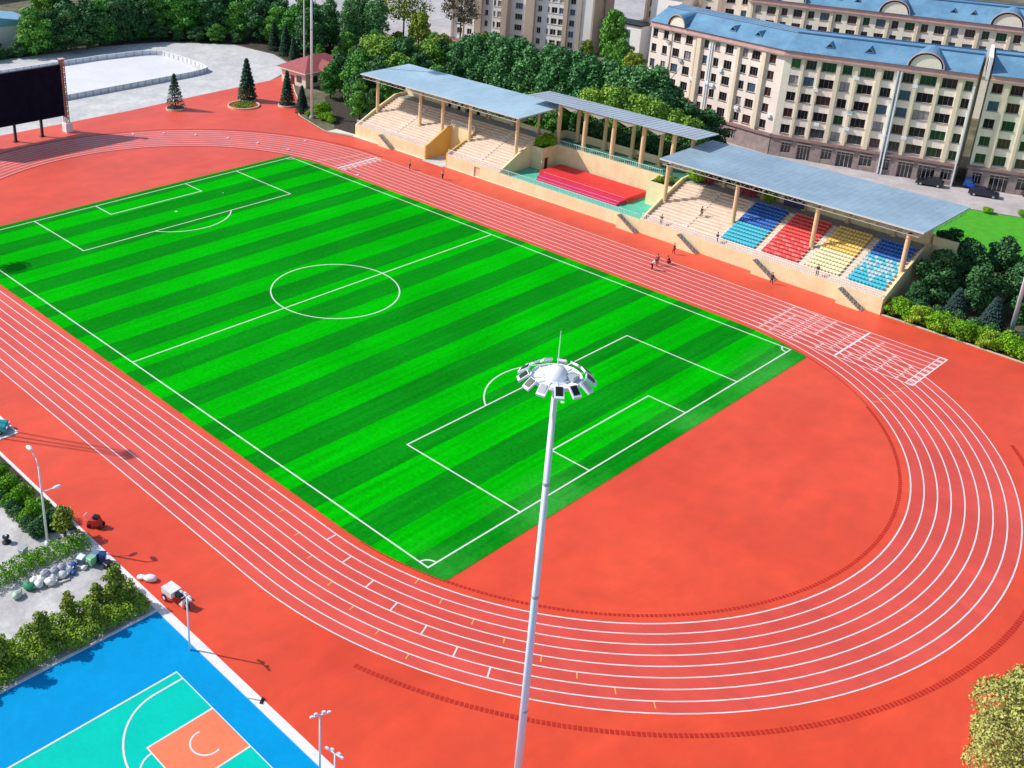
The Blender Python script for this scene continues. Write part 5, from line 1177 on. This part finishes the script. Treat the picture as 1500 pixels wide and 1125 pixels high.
# ================================================================== VEHICLES, PEOPLE, THINGS
def car(label, loc, rz, body, cat='car', L_=4.6, W_=1.85, H_=1.62, glass=glass_d, group=None):
    T = thing('parked_car', label, cat, loc, rz, group); hl = L_/2; hw = W_/2
    prof = [(-hl,.35),(-hl,.85),(-hl+.1,1.0),(-hl*.62,1.06),(hl*.42,1.0),(hl-.25,.88),(hl-.02,.7),(hl,.35)]
    m = MB(); v = []; n = len(prof)
    for (yy, sc_) in ((-hw,.0),(-hw+.10,1),(hw-.10,1),(hw,.0)):
        for (x, z) in prof: v.append((x*(.985 if sc_ == 0 else 1), yy, z if sc_ else (z-.06 if z > .5 else z)))
    f = [tuple(range(n)), tuple(range(3*n, 4*n))[::-1]]
    for j in range(3):
        for k in range(n): f.append((j*n+k, (j+1)*n+k, (j+1)*n+(k+1) % n, j*n+(k+1) % n))
    m.add(v, f); m.build('body', body, T, local=True)
    q = MB(); zb, zt = 1.02, H_; b = [(-hl*.86,-hw+.1),(hl*.34,-hw+.1),(hl*.34,hw-.1),(-hl*.86,hw-.1)]; t_ = [(-hl*.70,-hw+.28),(hl*.02,-hw+.28),(hl*.02,hw-.28),(-hl*.70,hw-.28)]
    q.add([(x,y,zb) for x,y in b]+[(x,y,zt-.06) for x,y in t_], [(0,3,2,1),(4,5,6,7),(0,1,5,4),(1,2,6,5),(2,3,7,6),(3,0,4,7)]); q.build('window', glass, T, local=True)
    r_ = MB(); r_.box(-hl*.71,hl*.03,-hw+.27,hw-.27,zt-.058,zt)
    r_.build('roof', body, T, local=True)
    for sx in (-hl*.62, hl*.62):
        for sy in (-1, 1):
            w_ = MB(); w_.cyl((sx,sy*(hw-.20),.34),(sx,sy*(hw+.01),.34),.34,n=16); w_o = w_.build('wheel', black_m, T, local=True)
            MB().cyl((sx,sy*(hw+.012),.34),(sx,sy*(hw+.03),.34),.20,n=12).build('rim', steel_g, w_o, local=True)
    for sy in (-.62, .62): MB().box(hl-.06,hl+.01,sy*hw-.18,sy*hw+.18,.62,.78).build('headlight', steel_w, T, local=True)
    for sy in (-.62, .62): MB().box(-hl-.01,-hl+.04,sy*hw-.14,sy*hw+.14,.72,.92).build('taillight', mat('taillight', (.4,.02,.02), .3), T, local=True)
    return T
car_black = mat('car_paint_black', (.012,.012,.018), .2, spec=.7); car_navy = mat('car_paint_navy', (.015,.012,.035), .2, spec=.7); car_teal = mat('car_paint_teal', (.01,.30,.33), .2, spec=.7)
car('black parked car by the arcade, left of the blue tricycle', (87.0,147.0,.01), R(198), car_black, L_=4.7)
car('dark navy estate car parked on the road near the lawn', (95.9,148.6,.01), R(19), car_navy, L_=5.0)
car('teal car in the paved bay at the left edge', (55.2,-20.3,.03), R(52), car_teal, L_=4.4)
car('grey car cut off by the right edge, parked at the shop fronts', (102.2,155.2,.01), R(20), mat('car_paint_grey', (.10,.08,.08), .3), L_=4.6)
def cargo_trike(label, loc, rz, bodym, covm):
    T = thing('cargo_tricycle', label, 'tricycle', loc, rz); L = dict(local=True)
    m = MB(); m.prism([(-1.35,-.5),(-.15,-.5),(-.15,.5),(-1.35,.5)], .45, .95); m.build('cargo_box', covm, T, **L)
    m = MB(); m.cyl((-.2,0,.5),(.75,0,.5),.05,n=6); m.cyl((.75,0,.5),(1.0,0,1.05),.04,n=6); m.box(-.1,.45,-.17,.17,.55,.8); m.build('frame', black_m, T, **L)
    MB().box(-.05,.4,-.2,.2,.803,.90).build('saddle', black_m, T, **L)
    MB().cyl((.92,-.35,1.08),(.92,.35,1.08),.025,n=5).build('handlebar', steel_w, T, **L)
    m = MB(); m.add([(.55,-.35,.3),(.95,-.35,.3),(1.05,-.35,.95),(.55,.35,.3),(.95,.35,.3),(1.05,.35,.95)], [(0,1,2),(3,5,4),(0,2,5,3),(1,4,5,2)]); m.build('leg_shield', bodym, T, **L)
    for x, y in ((-.85,-.62),(-.85,.62),(1.1,0)):
        w_ = MB(); w_.cyl((x,y-.05,.28),(x,y+.05,.28),.28,n=16); w_ = w_.build('wheel', black_m, T, **L); MB().cyl((x,y-.06,.28),(x,y+.06,.28),.15,n=10).build('rim', steel_w, w_, **L)
    return T
cargo_trike('white and black cargo tricycle parked on the red track beside the court', (92.2,-19.9,.02), R(5), steel_w, mat('cargo_white', (.78,.74,.72), .5)).scale = (1.15,1.15,1.15)
T = thing('covered_tricycle', 'bright blue covered three-wheeler parked at the block corner', 'tricycle', (92.4,151.3,0), R(20))
blu = mat('trike_blue', (.01,.10,.62), .35); L = dict(local=True)
m = MB(); m.add([(-1.1,-.6,.4),(.9,-.6,.4),(.9,.6,.4),(-1.1,.6,.4),(-1.1,-.6,1.2),(.7,-.6,1.0),(.7,.6,1.0),(-1.1,.6,1.2)], [(0,3,2,1),(4,5,6,7),(0,1,5,4),(1,2,6,5),(2,3,7,6),(3,0,4,7)]); m.build('body', blu, T, **L)
m = MB(); m.add([(-1.0,-.55,1.2),(.5,-.55,1.05),(.5,.55,1.05),(-1.0,.55,1.2),(-.9,-.5,1.75),(.1,-.5,1.75),(.1,.5,1.75),(-.9,.5,1.75)], [(0,3,2,1),(0,1,5,4),(1,2,6,5),(2,3,7,6),(3,0,4,7)]); m.build('window', glass_b, T, **L); MB().box(-1.0,.2,-.58,.58,1.753,1.85).build('roof', blu, T, **L)
for x, y in ((-.7,-.62),(-.7,.62),(.85,0)): MB().cyl((x,y-.07,.3),(x,y+.07,.3),.3,n=14).build('wheel', black_m, T, **L)
# people: one skinned figure per pose
skin_m = mat('skin', (.48,.27,.18), .6); hair_m = mat('hair_black', (.012,.010,.010), .5)
def figure(label, loc, rz, shirt, trousers, pose='stand', scale=1.0):
    T = thing('person', label, 'person', loc, rz)
    sw = {'stand': (.08,-.06), 'walk': (.28,-.24), 'run': (.36,-.34), 'crouch': (.30,.22), 'bend': (.1,-.06)}[pose]
    hip = .90 if pose != 'crouch' else .42; tor = {'bend': .30, 'crouch': .22, 'run': .10}.get(pose, .02)
    hz = lambda k: hip+k
    J = {'pelvis': (0,0,hip), 'waist': (tor*.35,0,hip+.20), 'chest': (tor*.8,0,hip+.42 if pose != 'bend' else hip+.36), 'neck': (tor*1.15,0,hip+.58 if pose != 'bend' else hip+.46), 'head0': (tor*1.3,0,hip+.67 if pose != 'bend' else hip+.52), 'head1': (tor*1.4,0,hip+.80 if pose != 'bend' else hip+.60)}
    E_ = [('pelvis','waist'),('waist','chest'),('chest','neck'),('neck','head0'),('head0','head1')]
    rad_ = {'pelvis': .125, 'waist': .115, 'chest': .135, 'neck': .055, 'head0': .085, 'head1': .085}
    for s_, sx in ((-1, sw[0]), (1, sw[1])):
        a = 'L' if s_ < 0 else 'R'; kx = sx*.6+.06 if pose != 'crouch' else .38
        J['hip'+a] = (0,s_*.09,hip-.06); J['knee'+a] = (kx,s_*.10,hip*.52 if pose != 'crouch' else .45); J['ankle'+a] = (sx if pose != 'crouch' else .06,s_*.10,.09); J['toe'+a] = ((sx if pose != 'crouch' else .06)+.17,s_*.11,.035)
        c = J['chest']; J['sh'+a] = (c[0]+.02,s_*.18,c[2]+.06); ax = -sx*.8 if pose in ('walk','run') else .06
        if pose in ('bend','crouch'): J['el'+a] = (c[0]+.22,s_*.21,c[2]-.20); J['wr'+a] = (c[0]+.38,s_*.15,max(.2,c[2]-.38))
        else: J['el'+a] = (c[0]+ax*.5,s_*.24,c[2]-.21); J['wr'+a] = (c[0]+ax+.08,s_*.24,c[2]-.44+abs(ax)*.5)
        w3 = Vector(J['wr'+a]); dd = (w3-Vector(J['el'+a])).normalized(); J['palm'+a] = tuple(w3+dd*.08)
        rad_.update({'hip'+a: .088,'knee'+a: .058,'ankle'+a: .042,'toe'+a: .035,'sh'+a: .058,'el'+a: .042,'wr'+a: .028,'palm'+a: .032})
        E_ += [('pelvis','hip'+a),('hip'+a,'knee'+a),('knee'+a,'ankle'+a),('ankle'+a,'toe'+a),('chest','sh'+a),('sh'+a,'el'+a),('el'+a,'wr'+a),('wr'+a,'palm'+a)]
        sd = Vector((dd.z, 0, -dd.x)) if abs(dd.z) > .1 else Vector((1,0,0))
        for q in range(4):
            L1_ = (.062,.075,.070,.052)[q]; p1 = Vector(J['palm'+a])+dd*.02+sd*(.024-.016*q)
            p2 = p1+dd*L1_*.55; p3 = p2+dd*L1_*.45+Vector((0,-s_*.02,0))
            for nm, pp_ in (('f%d%s1' % (q, a), p2), ('f%d%s2' % (q, a), p3)): J[nm] = tuple(pp_); rad_[nm] = .009
            E_ += [('palm'+a,'f%d%s1' % (q, a)),('f%d%s1' % (q, a),'f%d%s2' % (q, a))]
        J['th'+a] = tuple(Vector(J['wr'+a])+dd*.05+sd*.05); rad_['th'+a] = .010; E_ += [('wr'+a,'th'+a)]
    def skin(name, nodes, m, grow=0.0, lv=1):
        ks = [k for k in J if k in nodes]; me = bpy.data.meshes.new(name); me.from_pydata([J[k] for k in ks], [(ks.index(a), ks.index(b)) for a, b in E_ if a in ks and b in ks], [])
        o = bpy.data.objects.new(name, me); C.objects.link(o); me.materials.append(m); o.parent = T
        md = o.modifiers.new('skin', 'SKIN'); md.use_smooth_shade = True
        for i, k in enumerate(ks):
            sv = me.skin_vertices[0].data[i]; rr = rad_[k]+grow; sv.radius = (rr, rr*(1.25 if k in ('chest','waist','pelvis') else 1)); sv.use_root = (k == ks[0])
        o.modifiers.new('sub', 'SUBSURF').levels = lv; o.modifiers['sub'].render_levels = lv
        return o
    skin('body', set(J), skin_m)
    skin('shirt', {'pelvis','waist','chest','shL','shR','elL','elR'}, shirt, .016)
    skin('trousers', {'pelvis','hipL','hipR','kneeL','kneeR','ankleL','ankleR'}, trousers, .014)
    h1 = J['head1']; h0 = J['head0']; cx_, cz_ = (h0[0]+h1[0])/2, (h0[2]+h1[2])/2
    m = MB(); m.sphere((cx_-.012,0,cz_+.035), .112, .098, .115, nu=12, nv=8, v0=-15); m.build('hair', hair_m, T, smooth=True, local=True)
    m = MB()
    for s_ in (-1, 1): m.sphere((cx_+.088, s_*.034, cz_+.01), .012, nu=6, nv=4)
    m.build('eyes', black_m, T, local=True)
    m = MB(); m.add([(cx_+.085,-.014,cz_-.02),(cx_+.085,.014,cz_-.02),(cx_+.112,0,cz_-.022),(cx_+.09,0,cz_+.015)], [(0,1,2),(0,2,3),(1,3,2)]); m.build('nose', skin_m, T, local=True)
    m = MB(); m.box(cx_+.088,cx_+.096,-.022,.022,cz_-.052,cz_-.043); m.build('mouth', mat('lips', (.35,.10,.09), .5), T, local=True)
    T.scale = (scale,)*3
    return T
cl = lambda n, c: mat('cloth_'+n, c, .8)
dk, bl_, wh_, rd_, ol_, pk_ = cl('dark', (.03,.03,.035)), cl('blue', (.03,.06,.2)), cl('white', (.75,.72,.68)), cl('maroon', (.22,.01,.03)), cl('olive', (.10,.09,.03)), cl('cream', (.72,.50,.36))
figure('person in a cream shirt standing on the outer lane near the left stand', (19.8,78.9,.03), R(200), pk_, dk, 'stand', 1.1)
figure('person in a light shirt and black trousers beside the outer lane, second along', (27.6,79.7,.03), R(170), wh_, dk, 'stand', 1.05)
figure('person in dark clothes walking along the foot of the right stand wall', (75.3,82.0,.03), R(190), ol_, rd_, 'walk', 1.05)
figure('person in a white shirt bending over the lanes', (76.6,74.2,.03), R(30), wh_, dk, 'bend', 1.1)
figure('person in maroon running across the lanes beside the bending person', (76.2,76.2,.03), R(120), rd_, rd_, 'run', 1.05)
figure('person in maroon crouching on the outer lanes', (77.2,78.0,.03), R(200), rd_, rd_, 'crouch', 1.1)
figure('person in black walking on the orange strip below the red seats', (91.0,83.4,.03), R(185), dk, dk, 'walk', 1.05)
figure('person in dark clothes standing alone on the bare terrace', (74.4,90.2,tz(90.2)), R(250), dk, ol_, 'stand', 1.05)
figure('person in black standing at the front rail below the yellow seats', (96.2,86.1,2.3), R(270), dk, bl_, 'stand', 1.05)
figure('person in grey-green leaning at the front rail left of the bare terrace', (69.9,86.1,2.3), R(270), cl('greygreen', (.08,.12,.08)), dk, 'stand', 1.0)
figure('person in navy standing at the rail beside the left blue seats', (79.9,86.2,2.3), R(260), bl_, dk, 'stand', 1.0)
# shade pile, sacks, bins
def sack(label, x, y, z, rx, ry, rz_, m, seed, group=None, name='sack'):
    q = MB(); q.sphere((0,0,rz_*.85), rx, ry, rz_, nu=14, nv=9); rg = random.Random(seed)
    q.v = [(a*(1+rg.uniform(-.12,.12)), b*(1+rg.uniform(-.12,.12)), max(0.0, c*(1+rg.uniform(-.1,.1)))) for a, b, c in q.v]
    T = thing(name, label, name, (x, y, z), rg.random()*3, group); q.build('bag', m, T, local=True, smooth=True)
    MB().cyl((rx*.9,0,rz_*.9),(rx*1.25,0,rz_*1.1),.05,.11,n=7).build('tied_neck', m, T, local=True); return T
s_w = mat('sack_white', (.86,.86,.86), .7, var=.1, scale=3); s_g = mat('sack_pale_green', (.50,.62,.52), .7, var=.1, scale=3); s_b = mat('sack_blue', (.05,.14,.40), .6, var=.1, scale=3); s_bg = mat('sack_grey', (.38,.38,.46), .7, var=.1, scale=3); s_dg = mat('tarp_green', (.04,.28,.14), .6, var=.1, scale=2)
P_ = [(82.0,-27.6),(81.7,-26.9),(82.3,-26.7),(81.9,-26.1),(82.6,-26.0),(81.8,-25.5),(82.4,-25.3),(82.8,-27.2),(81.8,-28.2),(82.4,-28.1)]
for i, (x, y) in enumerate(P_): sack('%s stuffed white sack in the heap beside the clipped hedge' % ORD[i], x, y, .01, .50, .42, .36, s_w, i, 'white sacks in the heap beside the hedge')
for i, (x, y) in enumerate([(81.9,-27.2),(82.1,-26.4),(82.1,-25.7)]): sack('grey-lilac sack on top of the heap beside the hedge', x, y, .5, .46, .38, .26, s_bg, 30+i, 'grey sacks on top of the heap')
sack('blue sack at the near end of the heap', 82.1, -24.6, .01, .42, .36, .34, s_b, 50); sack('small blue sack in front of the heap', 82.9, -25.0, .01, .3, .26, .22, s_b, 51)
sack('dark green tarpaulin bundle between the heap and the pale bundle', 82.1, -28.9, .01, .6, .45, .36, s_dg, 52, name='bundle')
sack('pale green and white bundle lying apart at the far end', 82.5, -30.2, .01, .5, .42, .34, s_g, 53, name='bundle')
MB_t = thing('wooden_beam', 'short pale beam lying in front of the sack heap', 'beam', (83.2,-26.6,.0), R(80))
MB().box(-1.0,1.0,-.1,.1,0,.16).build('beam', mat('beam_wood', (.62,.55,.48), .7), MB_t, local=True); MB().box(-1.02,-.98,-.11,.11,0,.17).build('end_cap', black_m, MB_t, local=True)
def bin_(label, x, y, rz, m, lidm, h_=1.0):
    T = thing('waste_bin', label, 'bin', (x, y, 0), rz); L = dict(local=True)
    q = MB(); q.add([(-.24,-.28,.08),(.24,-.28,.08),(.24,.28,.08),(-.24,.28,.08),(-.30,-.36,h_),(.30,-.36,h_),(.30,.36,h_),(-.30,.36,h_)], [(0,3,2,1),(4,5,6,7),(0,1,5,4),(1,2,6,5),(2,3,7,6),(3,0,4,7)]); q.build('bin_body', m, T, **L)
    q = MB(); q.add([(-.33,-.39,h_+.003),(.33,-.39,h_+.003),(.33,.39,h_+.003),(-.33,.39,h_+.003),(-.30,-.30,h_+.12),(.28,-.30,h_+.07),(.28,.30,h_+.07),(-.30,.30,h_+.12)], [(0,3,2,1),(4,5,6,7),(0,1,5,4),(1,2,6,5),(2,3,7,6),(3,0,4,7)]); q.build('lid', lidm, T, **L)
    for y_ in (-.3, .3): MB().cyl((-.28,y_-.03,.11),(-.28,y_+.03,.11),.11,n=10).build('wheel', black_m, T, **L)
bnv = mat('bin_navy', (.02,.06,.20), .4); blu2 = mat('bin_blue_grey', (.16,.26,.40), .4); bgr = mat('bin_green', (.25,.60,.32), .4)
bin_('blue-lidded navy wheelie bin by the track kerb', 82.7, -22.5, .3, bnv, blu2); bin_('navy wheelie bin behind the light green one', 83.2, -22.1, .9, bnv, bnv); bin_('light green wheelie bin among the navy bins', 82.9, -23.1, .2, bgr, bgr, .9)
bin_('grey-blue bin with white bags between the bins and the heap', 82.1, -23.7, .5, blu2, steel_w, .8); bin_('black bin lying close to the kerb', 84.3, -22.2, .1, black_m, black_m, .7); bin_('grey slatted bin beside the clipped hedge on the far paving', 77.6, -27.2, .4, steel_g, steel_g, .9)
sack('white bag beside the grey-blue bin', 82.9, -23.9, .01, .3, .25, .2, s_w, 60)
T = thing('bollard_stand', 'small black wheeled stand alone on the far paving', 'stand', (74.7,-27.5,0)); m = MB(); m.lathe([(.0,.0),(.42,.0),(.42,.12),(.15,.2),(.12,.55),(.34,.6),(.34,.72),(0,.74)], (0,0,0), 14); m.build('stand_body', black_m, T, local=True); MB().cyl((0,0,.742),(0,0,.85),.1,n=8).build('cap', steel_w, T, local=True)
T = thing('line_marker_cart', 'red wheeled machine with black parts on the track by the sapling', 'cart', (78.0,-19.9,.02), R(30)); L = dict(local=True)
rm = mat('machine_red', (.50,.03,.02), .4)
m = MB(); m.add([(-.8,-.45,.3),(.6,-.45,.3),(.6,.45,.3),(-.8,.45,.3),(-.6,-.4,.8),(.3,-.4,.95),(.3,.4,.95),(-.6,.4,.8)], [(0,3,2,1),(4,5,6,7),(0,1,5,4),(1,2,6,5),(2,3,7,6),(3,0,4,7)]); m.build('tank', rm, T, **L)
m = MB(); m.path([(-.7,-.3,.7),(-1.1,-.3,1.15),(-1.1,.3,1.15),(-.7,.3,.7)], .03, n=5); m.build('handle', steel_w, T, **L); MB().box(-.2,.35,-.25,.25,.95,1.25).build('engine', black_m, T, **L)
for x, y in ((-.5,-.5),(-.5,.5),(.55,-.4),(.55,.4)): MB().cyl((x,y-.06,.22),(x,y+.06,.22),.22,n=12).build('wheel', black_m, T, **L)
T = thing('folded_tarp', 'white folded sheet on the kerb between hedge and track', 'tarp', (87.9,-20.4,.02), R(40)); L = dict(local=True)
q = MB(); q.sphere((.35,0,.24), .62, .45, .30, nu=14, nv=8); q.sphere((-.5,.1,.15), .5, .32, .2, nu=12, nv=7); rg = random.Random(3); q.v = [(a*(1+rg.uniform(-.08,.08)), b*(1+rg.uniform(-.1,.1)), max(0, c)) for a, b, c in q.v]; q.build('sheet', s_w, T, smooth=True, **L); MB().cyl((-.15,-.4,.2),(-.05,.42,.22),.035,n=6).build('strap', steel_g, T, **L)
T = thing('hand_tool', 'small black rake lying across the pale kerb by the court', 'rake', (106.0,-21.5,.11), R(35)); L = dict(local=True)
MB().cyl((-.9,0,.03),(.2,0,.04),.025,n=5).build('handle', mat('tool_wood', (.4,.3,.2), .7), T, **L); q = MB(); q.box(.2,.34,-.32,.32,.0,.09); [q.box(.34,.5,-.31+k*.1,-.27+k*.1,0,.04) for k in range(7)]; q.build('rake_head', black_m, T, **L)

# ================================================================== labels of repeats, told apart by their order in view
ORDS = ORD+['nineteenth','twentieth','twenty-first','twenty-second','twenty-third','twenty-fourth','twenty-fifth']
def view_x(o):
    v = o.location-CAM; return v.dot(r2)/v.dot(d)
def relabel(group, phrase, match=None):
    L_ = [o for o in C.objects if o.parent is None and o.get('group') == group and (match is None or match in o['label'])]
    for o, q in zip(sorted(L_, key=view_x), ORDS): o['label'] = phrase % q
relabel('dark trees in the clump right of the right stand', '%s dark tree from the left in the clump beside the right stand')
relabel('trees in the wood beyond the plaza', '%s dark tree from the left deep in the wood beyond the plaza', 'deep')
relabel('green trees in the clump left of the left stand', '%s mid green tree from the left in the clump beside the left stand', 'mid green')
relabel('green trees in the clump left of the left stand', '%s dark green tree from the left in the clump beside the left stand', 'dark green')
relabel('tall trees behind the red roofed house', '%s tall tree from the left behind the red roofed house')
relabel('dark trees at the right end of the poplar row', '%s loose dark tree from the left at the right end of the poplars')
relabel('yellow-green trees of the clump left of the stand', '%s bright yellow-green tree from the left above the clump by the left stand')
relabel('low trees behind the red roofed house', '%s low green tree from the left behind the red roofed house')
relabel('mixed trees between the left stand and the white tower', '%s mixed green tree from the left between the left roof and white tower')
relabel('small trees at the left end of the long apartment block', '%s small tree from the left at the left end of the apartment block')
relabel('shrubs at the foot of the far floodlight mast', '%s bright green shrub from the left at the foot of the far mast')
relabel('plants in the left podium planter', '%s leafy plant from the left in the left podium planter')
relabel('plants in the right podium planter', '%s yellowish plant from the left in the right podium planter')
relabel('red flowers on the top walkway of the right stand', '%s red flowering plant from the left on the right stand top walkway')
relabel('thin bushes on the lawn', '%s thin bush from the left on the bright lawn')
relabel('dark shrubs edging the planting bed', '%s low dark shrub from the left edging the planting bed')
relabel('grey sacks on top of the heap', '%s grey-lilac sack from the left on top of the heap')
relabel('white marker boxes on the far bend', '%s small white marker box from the left on the far bend')
